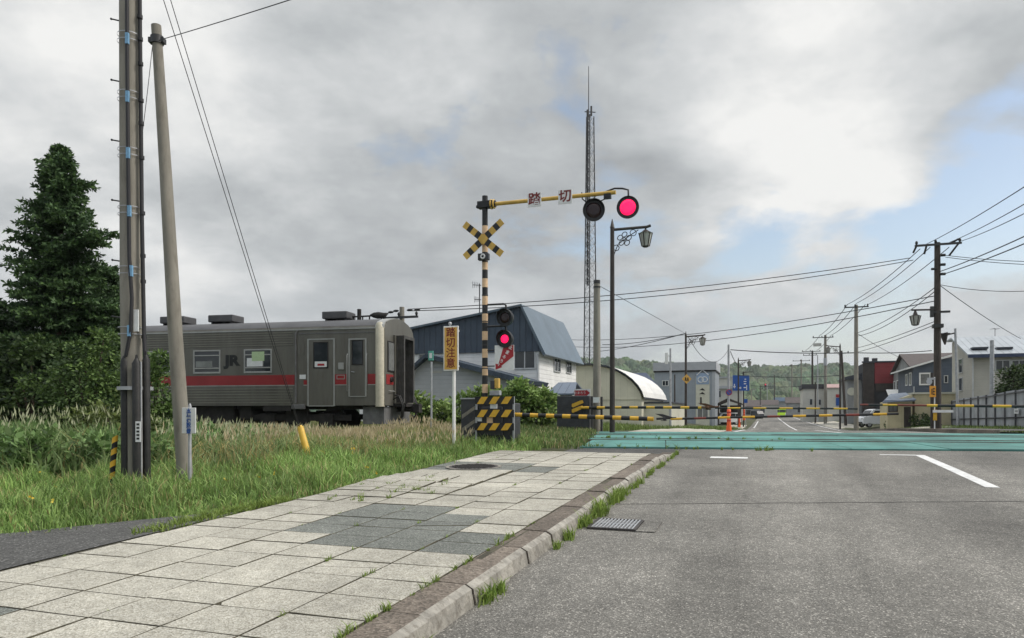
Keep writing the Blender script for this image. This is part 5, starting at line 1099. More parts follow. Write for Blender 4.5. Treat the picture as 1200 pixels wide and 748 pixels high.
# beige building and dark roofed carport further on
bb, bf = building('beige_building', 'flat beige building beyond the grey block', 870, 122, 'building')
a = bf.F(834, 443.5); MB().bx(a.x, 0, 0, 9, -1, a.z).build('wall', 'cream_wall', bb); v = bf.F(850, 454); MB().bx(a.x - .3, .3, -.5, .0, v.z - .25, v.z + .2).build('canopy', 'grey_band', bb); win(bb, bf, 838, 458, 845, 466, frame='alu'); MB().bx(a.x - .2, .2, -.2, 9.2, a.z, a.z + .25).build('roof', 'grey_band', bb)
cp, cf = building('carport', 'open carport with a low dark gabled roof', 867, 92, 'carport')
a = cf.F(840, 473); m_ = cf.F(853, 466.5); mb = MB(); mb.prism([(a.x, 0, a.z), (m_.x, 0, m_.z), (.3, 0, cf.F(867, 473).z), (.3, 0, cf.F(867, 473).z - .2), (m_.x, 0, m_.z - .35), (a.x, 0, a.z - .2)], (0, 5, 0)); mb.build('roof', 'wood_dark', cp)
mb = MB()
for x in (a.x + .2, -.1):
    for y in (.2, 4.8): mb.bx(x - .08, x + .08, y - .08, y + .08, -.5, a.z - .1)
mb.build('frame', 'wood_dark', cp); MB().bx(a.x + .3, .0, 4.6, 4.75, 0, a.z - .2).build('back_wall', 'wood_dark', cp)
# right hand side
be, ef = building('beige_house', 'beige boarded house with a pale seamed metal roof behind the fence', 1140, 52, 'house')
ez = ef.F(1140, 413.5).z; rd = 4.6; rz_ = ef.S(1121.5, 396.5); rd = rz_.y; WL = 15.
fr_pos = False
mb = MB(); mb.prism([(0, 0, -1), (0, 0, ez - .1), (0, rd, rz_.z - .12), (0, rd + 1.6, rz_.z - .2), (0, rd + 1.6, -1)], (WL, 0, 0)); mb.build('wall', 'beige_wall', be)
mb = MB(); mb.prism([(-.4, -.5, ez - .16), (-.4, rd, rz_.z + .06), (-.4, rd, rz_.z - .06), (-.4, -.5, ez - .30)], (WL + .8, 0, 0)); mb.prism([(-.4, rd, rz_.z + .06), (-.4, rd + 1.9, rz_.z - .04), (-.4, rd + 1.9, rz_.z - .14), (-.4, rd, rz_.z - .06)], (WL + .8, 0, 0)); rf = mb.build('roof', 'metal_roof', be)
MB().bx(-.42, WL + .42, -.56, -.5, ez - .40, ez - .15).build('eave', 'navy_edge', rf)
win(be, ef, 1166, 422, 1184, 435.5, frame='alu', mullions=1); win(be, ef, 1185, 422, 1203, 435.5, frame='alu', mullions=1)
win(be, ef, 1124, 421, 1128.5, 437, 'S', 0, pane='glass'); win(be, ef, 1124, 443, 1128.5, 458, 'S', 0, pane='glass')
for px in (1146.5, 1175): v = ef.F(px, 409, .9); MB().bx(v.x - .45, v.x + .55, .55, 1.15, v.z - .03, v.z + .11).build('snow_guard', 'dark_trim', rf)
g = P(1166, 396, 57); ae2 = thing('tv_aerial', 'small television aerial on the pale metal roof', 'aerial', (g.x, g.y, g.z)); mb = MB(); mb.tube([(0, 0, -.4), (0, 0, .75)], .022, 5); mb.build('mast', 'dark_steel', ae2)
mb = MB(); mb.tube([(-.25, 0, .7), (.25, 0, .7)], .018, 5); mb.tube([(-.2, -.3, .7), (-.2, .3, .7)], .015, 5); mb.tube([(.2, -.25, .7), (.2, .25, .7)], .015, 5); mb.build('dipoles', 'dark_steel', ae2)
# slate blue house
sb, sf = building('slate_house', 'slate blue boarded house with a white window and white roof edge', 1070, 63, 'house')
r0 = sf.F(1061, 433.5); r1 = sf.F(1122, 414.5); mb = MB(); mb.prism([(0, 0, -1), (0, 0, r0.z + .35), (r1.x, 0, r1.z - .2), (r1.x, 0, -1)], (0, 7.5, 0)); mb.build('wall', 'slate_wall', sb)
mb = MB(); mb.prism([(r0.x, -.35, r0.z), (r0.x, -.35, r0.z + .14), (r1.x + .3, -.35, r1.z + .16), (r1.x + .3, -.35, r1.z)], (0, 8.2, 0)); mb.build('roof', 'white', sb)
win(sb, sf, 1077, 437, 1091, 451.5, frame='white', pane='glass_grey', mullions=0, fw=.12); win(sb, sf, 1106, 440, 1111, 449, frame='alu', mullions=0)
win(sb, sf, 1061.5, 439, 1064, 452, 'S', 0, frame='white', pane='glass_grey', fw=.1); win(sb, sf, 1066, 437, 1068.5, 452, 'S', 0, frame='white', pane='glass_grey', fw=.1)
gh, ghf = building('gabled_house', 'grey house with a brown gabled roof behind the slate blue house', 1074, 74, 'house')
a = ghf.F(1074, 436); pk = ghf.S(1058.5, 416); fz = ghf.F(1074, 433).z
mb = MB(); dd = pk.y; mb.prism([(0, 0, -1), (0, 0, fz), (0, dd, pk.z - .1), (0, 2 * dd, fz), (0, 2 * dd, -1)], (9, 0, 0)); mb.build('wall', 'grey_wall', gh)
mb = MB(); mb.prism([(-.4, -.4, fz - .1), (-.4, dd, pk.z + .1), (-.4, dd, pk.z - .05), (-.4, -.4, fz - .25)], (9.6, 0, 0)); mb.prism([(-.4, dd, pk.z + .1), (-.4, 2 * dd + .4, fz - .1), (-.4, 2 * dd + .4, fz - .25), (-.4, dd, pk.z - .05)], (9.6, 0, 0)); mb.build('roof', 'brown_roof', gh)
win(gh, ghf, 1047.5, 447, 1049.5, 458, 'S', 0, frame='white', pane='glass_grey', fw=.1); win(gh, ghf, 1051, 446, 1053.5, 458, 'S', 0, frame='white', pane='glass_grey', fw=.1)
# low yellow building with its shed roof
yb, yf = building('yellow_store', 'low yellow rendered store with a flat top beside the grey fence', 1072, 57, 'shed')
a = yf.F(1072, 462); b = yf.F(1133, 459); MB().bx(0, b.x, 0, 5, -1, a.z).build('wall', 'yellow_wall', yb); MB().bx(-.1, b.x + .1, -.12, 5.1, a.z, a.z + .13).build('roof', 'cream_panel', yb)
ys, yf2 = building('shed', 'shed with a sloping blue grey roof and dark doorway beside the white van', 1072, 56.4, 'shed')
a = yf2.F(1037, 470); b = yf2.F(1070, 461); c_ = yf2.F(1037, 472); mb = MB(); mb.prism([(a.x + .2, 0.1, -1), (a.x + .2, .1, a.z - .1), (-.15, .1, b.z - .1), (-.15, .1, -1)], (0, 4, 0)); mb.build('wall', 'yellow_wall', ys)
mb = MB(); mb.prism([(a.x - .2, -.7, a.z - .08), (a.x - .2, -.7, a.z + .03), (-.1, -.7, a.z + .06), (-.1, -.7, a.z - .06)], (0, .02, 0)); mb.add([(a.x - .3, -.9, a.z - .1), (-.05, -.9, a.z + .1), (-.05, 3.5, b.z + .15), (a.x + .9, 3.5, b.z + .05), (a.x - .3, -.9, a.z - .18), (-.05, -.9, a.z + .02), (-.05, 3.5, b.z + .07), (a.x + .9, 3.5, b.z - .03)], [(0, 1, 2, 3), (7, 6, 5, 4), (0, 4, 5, 1), (1, 5, 6, 2), (2, 6, 7, 3), (3, 7, 4, 0)]); mb.build('roof', 'slate_roof', ys)
v0 = yf2.F(1059.5, 477); v1 = yf2.F(1071, 497); MB().bx(v0.x, v1.x - .2, .06, .098, -.5, v0.z).build('doorway', 'wood_dark', ys)
win(ys, yf2, 1041, 474, 1052, 483, frame='wood_dark', pane='glass_grey', off=.1)
# shop with the red corrugated front, and the dark shop beside it
rs, rf_ = building('red_fronted_shop', 'shop with a red corrugated upper front between dark side frames', 1025, 88, 'shop')
a = rf_.F(1025, 425); b = rf_.F(1056, 425); m_ = rf_.F(1025, 449.5); MB().bx(-1.3, b.x + .4, .1, 9, -1, a.z - .1).build('wall', 'dark_wall', rs); MB().bx(0, b.x, -.1, .08, m_.z, a.z).build('red_panel', 'red_sheet', rs)
MB().bx(-1.3, -.03, -.05, .08, -1, a.z).build('side_frame', 'wood_dark', rs); MB().bx(-1.4, b.x + .4, -.2, .3, a.z, a.z + .16).build('cornice', 'dark_trim', rs); MB().bx(.1, b.x - .1, -.05, .09, m_.z - 1.0, m_.z - .05).build('shutter_box', 'wood_dark', rs)
for px, py in ((1015, 420), (1025, 421)): v = rf_.F(px, py, 3); MB().bx(v.x - .28, v.x + .28, 2.7, 3.3, a.z - .2, v.z + .1).build('chimney', 'dark_wall', rs)
aw, awf = building('awning', 'white sheet awning in front of the red fronted shop', 1041, 80, 'awning')
a = awf.F(1041, 457); b = awf.F(1058, 464); mb = MB(); mb.prism([(0, 0, b.z), (0, 1.6, a.z), (b.x, 1.6, a.z), (b.x, 0, b.z)], (0, 0, .08)); mb.build('sheet', 'white_roof', aw); mb = MB()
for x in (.1, b.x - .1): mb.tube([(x, .1, -1), (x, .1, b.z)], .05, 6)
mb.build('post', 'dark_steel', aw)
ds, dsf = building('dark_roofed_shop', 'small grey shop with a dark sloping roof and blue door', 993, 90, 'shop')
a = dsf.F(993, 443); b = dsf.F(1022, 437); MB().bx(0, b.x, 0, 8, -1, a.z - .2).build('wall', 'grey_wall', ds); mb = MB(); mb.prism([(-.3, -.5, a.z - .25), (-.3, -.5, a.z + .1), (b.x, -.5, b.z + .2), (b.x, -.5, a.z - .25)], (0, 8.8, 0)); mb.build('roof', 'dark_trim', ds)
win(ds, dsf, 1010, 451, 1017, 470, frame='pale_blue', pane='glass', name='door', mullions=1); mb = MB(); v = dsf.F(998, 459); mb.tube([(v.x, -.02, v.z), (v.x, -.08, v.z)], .5, 16); mb.build('round_sign', 'cream_panel', ds)
wb, wbf = building('cream_building', 'low cream building with dark windows and a black roof parapet', 941, 118, 'building')
a = wbf.F(941, 456); b = wbf.F(970, 456); MB().bx(0, b.x, 0, 10, -1, a.z).build('wall', 'cream_wall', wb); MB().bx(-.2, b.x - .3, -.2, 10, a.z, wbf.F(941, 450.5).z).build('parapet', 'dark_wall', wb)
win(wb, wbf, 948.5, 467.5, 952.5, 475, mullions=0); win(wb, wbf, 959, 468, 962.5, 475, mullions=0)
pb, pbf = building('pink_roofed_shop', 'pale shop with a pinkish roof, a red and a blue sign', 970, 112, 'shop')
a = pbf.F(970, 454.5); b = pbf.F(989, 454.5); MB().bx(0, b.x, 0, 9, -1, a.z).build('wall', 'cream_wall', pb); mb = MB(); mb.prism([(-.2, -.3, a.z), (-.2, 4, a.z + .7), (-.2, 9.2, a.z)], (b.x + .4, 0, 0)); mb.build('roof', 'pink_roof', pb)
for y0, y1, m_, nm in ((462.3, 465.8, 'sign_red', 'red_sign'), (466.5, 475.5, 'sign_blue', 'blue_sign')): q0 = pbf.F(979.5, y0); q1 = pbf.F(988, y1); MB().bx(q0.x, q1.x, -.12, -.03, q1.z, q0.z).build(nm, m_, pb)
br_, brf = building('blue_roofed_store', 'far store with a flat blue roof at the end of the road', 927, 230, 'building')
a = brf.F(908, 466); MB().bx(a.x, 0, 0, 8, -1, brf.F(908, 470.5).z).build('wall', 'grey_wall', br_); MB().bx(a.x - .4, .4, -.5, 8.5, brf.F(908, 470.5).z, a.z).build('roof', 'pale_blue', br_)
for px, D, w, h, ml_, lb in ((893, 175, 7, 4.2, 'cream_wall', 'small pale house beside the end of the road'), (876, 150, 5, 3.6, 'grey_wall', 'small grey shed behind the blue direction sign'), (938, 170, 6, 4.8, 'grey_wall', 'grey two storey house far along the road')):
    o_, of_ = building('distant_house', lb, px, D, 'house', 'small houses far along the road'); MB().bx(-w / 2, w / 2, 0, 6, -1, h * .7).build('wall', ml_, o_); mb = MB(); mb.prism([(-w / 2 - .3, -.3, h * .7), (-w / 2 - .3, 3, h), (-w / 2 - .3, 6.3, h * .7)], (w + .6, 0, 0)); mb.build('roof', 'brown_roof', o_); MB().bx(-.6, .6, -.05, -.002, h * .25, h * .5).build('window', 'glass', o_)

M['post_grey'] = mat('post_grey', (.10, .10, .105), .6, .2, var=.2, dirt=.3)
for r_, x_, y_, z_ in ((hs, -.06, -.06, ev.z - .25), (be, .0, -.06, ez - .35), (sb, .06, -.06, 3.4)): mb = MB(); mb.tube([(x_, y_, -.6), (x_, y_, z_)], .045, 8); mb.build('downpipe', 'alu', r_)
for k in range(5): mb = MB(); mb.bx(2.0 + k * 2.6, 2.5 + k * 2.6, -.12, -.002, 1.0, 1.7); mb.build('wall_unit', 'cream_panel', be) if k in (1, 3) else None
# corrugated fence
fa = P(1104, 499.5, 60); fb = P(1197, 501.5, 38.5); dirv = Vector((fb.x - fa.x, fb.y - fa.y, 0)); fl = dirv.length + 8; ang = math.atan2(dirv.y, dirv.x)
fn = thing('metal_fence', 'tall grey corrugated sheet fence in front of the beige house', 'fence', (fa.x, fa.y, zg(fa.x, fa.y)), ang)
zb0, zb1 = fa.z - .5 - fn.location.z, fb.z - .5 - fn.location.z; zt0 = P(1104, 471.3, 60).z - fn.location.z; zt1 = P(1197, 456.2, 38.5).z - fn.location.z; L0 = dirv.length
def zl_(x, a, b): return a + (b - a) * x / L0
NP = 14
for k in range(NP):
    x0 = fl * k / NP + .03; x1 = fl * (k + 1) / NP - .03; dz = rnd.uniform(-.05, .05); mb = MB(); n = 18
    vs = [];
    for i in range(n + 1):
        x = x0 + (x1 - x0) * i / n
        for z in (zl_(x, zb0, zb1), zl_(x, zt0, zt1) + dz): vs += [(x, .03 * (i % 2), z), (x, .03 * (i % 2) - .012, z)]
    mb.add(vs, [(4 * i + 1, 4 * i + 5, 4 * i + 7, 4 * i + 3) for i in range(n)] + [(4 * i, 4 * i + 2, 4 * i + 6, 4 * i + 4) for i in range(n)] + [(4 * i + 2, 4 * i + 3, 4 * i + 7, 4 * i + 6) for i in range(n)]); mb.build('sheet_panel', 'fence_sheet', fn)
    mb = MB(); mb.bx(fl * k / NP - .035, fl * k / NP + .035, -.10, -.02, zl_(x0, zb0, zb1), zl_(x0, zt0, zt1) - .02); mb.build('post', 'post_grey', fn)
mb = MB()
for t_ in (.40, .93): mb.prism([(0, -.075, zl_(0, zb0, zb1) * (1 - t_) + zl_(0, zt0, zt1) * t_), (fl, -.075, zl_(fl, zb0, zb1) * (1 - t_) + zl_(fl, zt0, zt1) * t_), (fl, -.075, zl_(fl, zb0, zb1) * (1 - t_) + zl_(fl, zt0, zt1) * t_ + .07), (0, -.075, zl_(0, zb0, zb1) * (1 - t_) + zl_(0, zt0, zt1) * t_ + .07)], (0, .04, 0)); mb.build('rail', 'post_grey', fn)
c_ = P(1193.5, 482, 38.9); mb = MB(); Mi = ROOTM[fn.name].inverted(); q = Mi @ c_; mb.bx(q.x - .42, q.x + .42, -.14, -.11, q.z - .14, q.z + .14); pl_ = mb.build('notice_board', 'sign_white', fn); mb = MB()
for k in range(4): mb.prism([(q.x - .22 + k * .14, -.141, q.z - .05), (q.x - .17 + k * .14, -.141, q.z - .05), (q.x - .12 + k * .14, -.141, q.z + .06), (q.x - .16 + k * .14, -.141, q.z + .06)], (0, -.004, 0))
mb.build('lettering', 'ink', pl_)
# ------------------------------------------------------------ lamps, poles, signs, vehicles, wires
M['lamp_glass'] = mat('lantern_glass', (.42, .42, .38), .25, var=.1)
def street_lamp(px, D, ytop, label, side=1, armpx=None, yarm=None, basez=None):
    g = P(px, 500, D); g.z = zg(g.x, g.y); t_ = thing('street_lamp', label, 'street lamp', g, -TH * 0, 'ornate street lamps'); zt_ = P(px, ytop, D).z - g.z
    k = zt_ / 7.4; mb = MB(); mb.tube([(0, 0, -.4), (0, 0, zt_ * .35), (0, 0, zt_ - .15)], [.095, .085, .07], 12); mb.tube([(0, 0, zt_ - .15), (0, 0, zt_ - .1), (0, 0, zt_ + .15)], [.085, .07, .012], 8); mb.build('pole', 'brown_steel', t_)
    za = zt_ - .12; aw = 1.32 * side
    mb = MB(); mb.tube([(0, 0, za - .10), (aw * .9, 0, za), (aw, 0, za + .05)], .05, 8); mb.build('lamp_arm', 'brown_steel', t_)
    mb = MB()
    for i in range(5):
        a = i * 1.2566 + .3; c = Vector((.42 * side + .16 * math.cos(a), 0, za - .42 + .16 * math.sin(a))); mb.torus(c, .10, .016, n=10, sc=.75)
    mb.torus((.42 * side, 0, za - .42), .055, .016, n=8); mb.torus((.14 * side, 0, za - .72), .10, .016, n=8); mb.torus((.72 * side, 0, za - .2), .11, .014, n=8); mb.tube([(.06 * side, 0, za - .95), (.2 * side, 0, za - .6), (.6 * side, 0, za - .3), (.9 * side, 0, za - .1)], .016, 6)
    mb.build('scroll_ornament', 'brown_steel', t_)
    lx = aw * .87; mb = MB(); mb.tube([(lx, 0, za), (lx, 0, za - .12)], .03, 6); mb.tube([(lx, 0, za - .10), (lx, 0, za - .17), (lx, 0, za - .22)], [.06, .15, .26], 6); mb.tube([(lx, 0, za - .66), (lx, 0, za - .70)], [.13, .09], 6)
    for i in range(6):
        a = i * math.pi / 3; mb.tube([(lx + .235 * math.cos(a), .235 * math.sin(a), za - .21), (lx + .13 * math.cos(a), .13 * math.sin(a), za - .67)], .018, 5)
    l_ = mb.build('lantern', 'brown_steel', t_); MB().tube([(lx, 0, za - .22), (lx, 0, za - .66)], [.22, .12], 6).build('lantern_glass', 'lamp_glass', l_); return t_
street_lamp(717.5, 25, 262, 'ornate brown street lamp standing beside the overhead red lamp')
lp2 = street_lamp(803.7, 49.7, 391, 'ornate street lamp carrying the yellow diamond sign')
street_lamp(865.3, 77, 420.5, 'ornate street lamp in front of the blue direction sign')
street_lamp(984.5, 70, 404, 'ornate street lamp with its lantern arm over the road from the houses', -1)
street_lamp(891, 150, 452, 'tiny ornate street lamp far along the road')
# diamond sign on the second lamp
g = P(804.7, 444.3, 49.45); dsn = thing('diamond_sign', 'yellow diamond sign with two walking children', 'sign', g); mb = MB(); r_ = .33
mb.prism([(0, 0, -r_), (r_, 0, 0), (0, 0, r_), (-r_, 0, 0)], (0, .02, 0)); bd = mb.build('sign_board', 'sign_amber', dsn)
mb = MB()
for x, s in ((-.07, 1.), (.08, .85)): mb.ball((x, -.012, .10 * s), .035, n=8, k=5); mb.prism([(x - .05, -.004, -.02), (x + .05, -.004, -.02), (x + .03, -.004, .075 * s), (x - .03, -.004, .075 * s)], (0, -.01, 0)); mb.prism([(x - .06, -.004, -.14), (x - .02, -.004, -.14), (x + .0, -.004, -.02), (x - .04, -.004, -.02)], (0, -.01, 0)); mb.prism([(x + .03, -.004, -.14), (x + .07, -.004, -.14), (x + .04, -.004, -.02), (x + .0, -.004, -.02)], (0, -.01, 0))
mb.build('children_symbol', 'ink', bd); mb = MB(); mb.bx(-.06, .06, .02, .12, -.06, .06); mb.build('bracket', 'steel', dsn)

def util_pole(px, ytop, D, label, r=.16, arms=(), lean=0., mt='concrete', extra=None, group='roadside utility poles', ybase=None):
    g = P(px, 500, D); g.z = zg(g.x, g.y); t_ = thing('utility_pole', label, 'utility pole', g, -TH, group); zt_ = P(px, ytop, D).z - g.z
    MB().tube([(0, 0, -.5), (lean, 0, zt_)], [r, r * .72], 14).build('pole', mt, t_)
    for (dz, w, off) in arms:
        z = zt_ - dz; mb = MB(); mb.bx(off - w, off + w, -.19, -.09, z - .05, z + .05); a_ = mb.build('crossarm', 'dark_steel', t_)
        for q in (-.92, -.1, .92):
            x = off + w * q; mb = MB(); mb.tube([(x, -.14, z + .05), (x, -.14, z + .12), (x, -.14, z + .20), (x, -.14, z + .24)], [.03, .07, .06, .03], 8); mb.build('insulator', 'black_rubber', a_)
    return t_, zt_
u1, z1 = util_pole(1098.5, 284.5, 37, 'tall dark utility pole with a crossarm, carrying a lantern arm, at the fence corner', .19, ((.12, 1.05, 0), ), 0., 'wood_dark')
k37 = 37 / F
def bits(t_, zt_, items):
    for py, x0, x1, nm, th in items: pass
mb = MB(); z = z1 - (366 - 284.5) * k37
mb.bx(-.2, .55, -.14, .0, z - .05, z + .05); mb.bx(-.33, -.18, -.12, .06, z - .25, z + .3); mb.build('equipment_bracket', 'dark_steel', u1); mb = MB(); mb.bx(-.22, .24, -.24, .2, z - .8, z - .62); mb.build('pole_clamp', 'dark_steel', u1)
mb = MB(); mb.tube([(-1.2, -.1, z + .15), (0, -.1, z + .12)], .045, 8); ar = mb.build('lamp_arm', 'brown_steel', u1)
mb = MB(); mb.tube([(-1.02, -.1, z + .12), (-1.02, -.1, z - .1), (-1.02, -.1, z - .16)], [.04, .12, .28], 6); mb.tube([(-1.02, -.1, z - .62), (-1.02, -.1, z - .66)], [.16, .1], 6)
for i in range(6): a = i * math.pi / 3; mb.tube([(-1.02 + .26 * math.cos(a), -.1 + .26 * math.sin(a), z - .15), (-1.02 + .15 * math.cos(a), -.1 + .15 * math.sin(a), z - .63)], .02, 5)
l_ = mb.build('lantern', 'brown_steel', u1); MB().tube([(-1.02, -.1, z - .16), (-1.02, -.1, z - .62)], [.24, .14], 6).build('lantern_glass', 'lamp_glass', l_)
mb = MB()
for py in (300, 311, 322): mb.tube([(.1, -.1, z1 - (py - 284.5) * k37), (.34, -.1, z1 - (py - 284.5) * k37)], .07, 8)
mb.tube([(-.3, -.1, z1 - 1.35), (-.05, -.1, z1 - 1.35)], .06, 8); mb.build('cable_insulator', 'black_rubber', u1)
mb = MB()
for xa, xb, za, zb in ((-.95, -1.12, .12, -.35), (-.5, -.62, .1, -.45), (.95, .5, .12, -.6), (.6, .9, .1, .2)): mb.tube([(xa, -.14, z1 - .12 + za * .3), (xb, -.14, z1 - .12 + zb)], .05, 6)
mb.build('line_fittings', 'black_rubber', u1)
util_pole(1003.3, 357.5, 62, 'bare grey utility pole with a small crossarm beside the white van', .20, ((.2, .95, 0),))
util_pole(967.2, 393, 97, 'utility pole with a box shaped street light over the road', .22, ((.3, 1.3, -.3), ))
u3 = bpy.data.objects[[o.name for o in bpy.data.objects if o.get('label', '').startswith('utility pole with a box')][0]]
zz = P(967, 404, 97).z - u3.location.z; mb = MB(); mb.bx(-1.5, -.5, -.2, .1, zz - .2, zz + .2); mb.build('street_light_box', 'lamp_glass', u3); mb = MB(); mb.tube([(0, -.05, zz - 1.8), (0, -.05, zz - 2.8)], .24, 10); mb.build('transformer', 'grey_band', u3)
util_pole(952, 411, 125, 'far dark utility pole with two crossarms', .2, ((.15, 1.5, -.2), (.8, 1.1, -.4)), 0, 'wood_dark')
util_pole(939, 421.5, 160, 'farther slim utility pole with a pale crossarm', .2, ((.3, 1.8, 0), ))
util_pole(928, 427, 200, 'farthest utility pole near the middle of the road end', .22, ((.4, 1.8, 0), ))
util_pole(907.5, 440, 230, 'small utility pole above the lime van', .2, ((.4, 1.6, 0), ), 0, 'wood_dark')
util_pole(880.5, 458, 190, 'thin pole behind the blue direction sign', .16)
util_pole(958.2, 416, 112, 'slim steel lamp pole with a short bent top', .10, (), 0, 'steel'); util_pole(991.5, 411, 84, 'dark pole leaning slightly behind the ornate lamp', .17, ((.3, 1.0, .3), ), -.5, 'wood_dark')
util_pole(955.5, 448, 105, 'dark iron post in front of the cream building', .12, (), 0, 'brown_steel')
t_, zt_ = util_pole(699.5, 329, 27.5, 'thick bare concrete pole rising behind the far barrier cabinet', .165); mb = MB(); mb.tube([(0, 0, zt_ - .28), (0, 0, zt_ - .22)], .135, 14); mb.tube([(0, 0, zt_ - .12), (0, 0, zt_ + .01)], .128, 14); mb.build('cap_band', 'dark_steel', t_)
t_, zt_ = util_pole(785.6, 408.5, 42, 'slim grey post with a white speaker box near its top', .075, (), 0, 'steel'); v = P(781.5, 420, 42) - t_.location; zz = v.z
mb = MB(); mb.bx(-.30, -.14, -.1, .05, zz - .33, zz + .32); mb.bx(-.14, .0, -.05, .02, zz + .1, zz + .16); mb.build('speaker_box', 'white', t_)
t_, zt_ = util_pole(790.7, 439, 55, 'thin dark post beside the grey block', .07, (), 0, 'brown_steel'); mb = MB(); mb.bx(-.3, .7, -.1, .1, zt_ - 3.6, zt_ - 2.9); mb.build('meter_box', 'dark_steel', t_)
util_pole(853.8, 404, 68, 'grey steel pole carrying the round no parking sign', .13, (), 0, 'steel')
util_pole(1162.5, 399, 46, 'pale steel pole standing behind the grey fence', .16, (), 0, 'steel')
t_, zt_ = util_pole(1123, 385, 50, 'slim leaning lamp pole with an ornate hanging lantern by the beige house', .10, (), -.18, 'steel')
mb = MB(); mb.tube([(-.18, 0, zt_ - .3), (-.8, 0, zt_ - .45)], .05, 6); mb.tube([(-.9, 0, zt_ - .3), (-.85, 0, zt_ - .5), (-.8, 0, zt_ - 1.1)], [.28, .22, .05], 6); mb.bx(-1.15, -.5, -.1, .1, zt_ - .42, zt_ - .3); mb.build('hanging_lantern', 'brown_steel', t_)
t_, zt_ = util_pole(471, 360, 34, 'concrete pole top with line insulators behind the railcar roof', .16, ((.5, .9, 0),))
for px, py in ((452, 368), (458, 366), (464, 364.5), (480, 363.5), (489, 363)): v = P(px, py, 34) - t_.location; R_ = Matrix.Rotation(TH, 3, 'Z') @ v; mb = MB(); mb.ball(R_, .10, sc=(1.6, .7, .6), n=8, k=5); mb.build('line_insulator', 'black_rubber', t_)

def post_sign(name, label, px, D, ybase=None, r=.04, y0=480, mt='steel'):
    g = P(px, 500, D); g.z = zg(g.x, g.y); return thing(name, label, 'sign', g), g
# no parking disc hangs on the grey pole
g = P(854.3, 460, 67.7); np_ = thing('no_parking_sign', 'round blue and red no parking sign on the grey pole', 'sign', g); mb = MB(); mb.tube([(0, 0, 0), (0, .03, 0)], .30, 24); bd = mb.build('sign_board', 'sign_red', np_); MB().tube([(0, -.008, 0), (0, .0, 0)], .235, 24).build('sign_face', 'sign_blue', bd)
mb = MB(); mb.box((0, -.012, 0), (.50, .006, .06), 0, Matrix.Rotation(math.radians(45), 3, 'Y')); mb.build('slash', 'sign_red', bd); MB().bx(-.05, .05, .03, .2, -.05, .05).build('bracket', 'steel', np_)
sgn, g = post_sign('direction_sign', 'large blue road direction sign with white arrows', 871.5, 82)
a = P(858.6, 440, 82) - g; b = P(878, 458, 82) - g; mb = MB(); mb.tube([(0, .1, -.4), (0, .1, a.z + .4)], .08, 8); mb.tube([(0, .1, a.z + .35), (1.0, .1, a.z + .4)], .05, 6); mb.build('post', 'brown_steel', sgn)
mb = MB(); mb.bx(a.x, b.x, -.03, .02, b.z, a.z); bd = mb.build('sign_board', 'sign_blue', sgn); mb = MB(); w = b.x - a.x; h_ = a.z - b.z
for x, z, dx, dz in ((.10, .30, .05, .28), (.10, .26, .16, .06), (.48, .18, .05, .14), (.40, .18, .22, .06), (.74, .60, .16, .05), (.74, .45, .14, .05), (.76, .75, .10, .05), (.84, .20, .05, .3), (.76, .2, .2, .06)): mb.bx(a.x + w * (x - dx / 2), a.x + w * (x + dx / 2), -.036, -.028, b.z + h_ * (z - dz / 2), b.z + h_ * (z + dz / 2))
mb.build('lettering', 'sign_white', bd)
sgn, g = post_sign('small_blue_sign', 'small blue sign on the post under the direction sign', 873.8, 81.4); v = P(873.8, 470, 81.4) - g; mb = MB(); mb.tube([(0, 0, -.4), (0, 0, v.z + .3)], .035, 6); mb.build('post', 'steel', sgn); MB().bx(-.2, .2, -.06, -.03, v.z - .22, v.z + .22).build('sign_board', 'sign_blue', sgn)
sgn, g = post_sign('orange_sign', 'orange square sign with dark marking on the pole by the fence', 1092.3, 36.2); D = 36.2
a = P(1089, 452.5, D) - g; b = P(1096, 465.5, D) - g; mb = MB(); mb.tube([(.02, .05, -.4), (.02, .05, P(1092, 437, D).z - g.z)], .07, 10); mb.build('post', 'brown_steel', sgn); mb = MB(); mb.tube([(.12, 0, -.3), (.12, 0, P(1092, 442, D).z - g.z)], .03, 8); mb.build('pipe', 'white', sgn)
M['sign_orange'] = mat('sign_orange', (.68, .30, .03), .5, var=.1)
mb = MB(); mb.bx(a.x, b.x, -.06, -.02, b.z, a.z); bd = mb.build('sign_board', 'sign_orange', sgn); w = b.x - a.x; h_ = a.z - b.z; mb = MB()
for x0, x1, z0, z1_ in ((.25, .36, .25, .75), (.45, .55, .2, .8), (.55, .85, .2, .3), (.55, .85, .45, .55), (.55, .85, .7, .8)): mb.bx(a.x + w * x0, a.x + w * x1, -.067, -.058, b.z + h_ * z0, b.z + h_ * z1_)
mb.build('lettering', 'ink', bd)
v = P(1088.5, 447.5, D) - g; mb = MB(); mb.tube([(v.x, -.06, v.z), (v.x, -.02, v.z)], .14, 16); mb.bx(v.x - .1, v.x + .3, -.05, -.02, v.z + .1, v.z + .2); mb.build('round_mirror', 'grey_band', sgn)
v = P(1095.5, 485, D) - g; MB().bx(v.x - .1, v.x + .08, -.05, .0, v.z - .33, v.z + .2).build('yellow_plate', 'yellow', sgn)
v = P(1099, 482, D) - g; mb = MB(); mb.bx(v.x - .3, v.x + .72, -.1, -.07, v.z - .07, v.z + .06); mb.build('white_plate', 'sign_white', sgn)
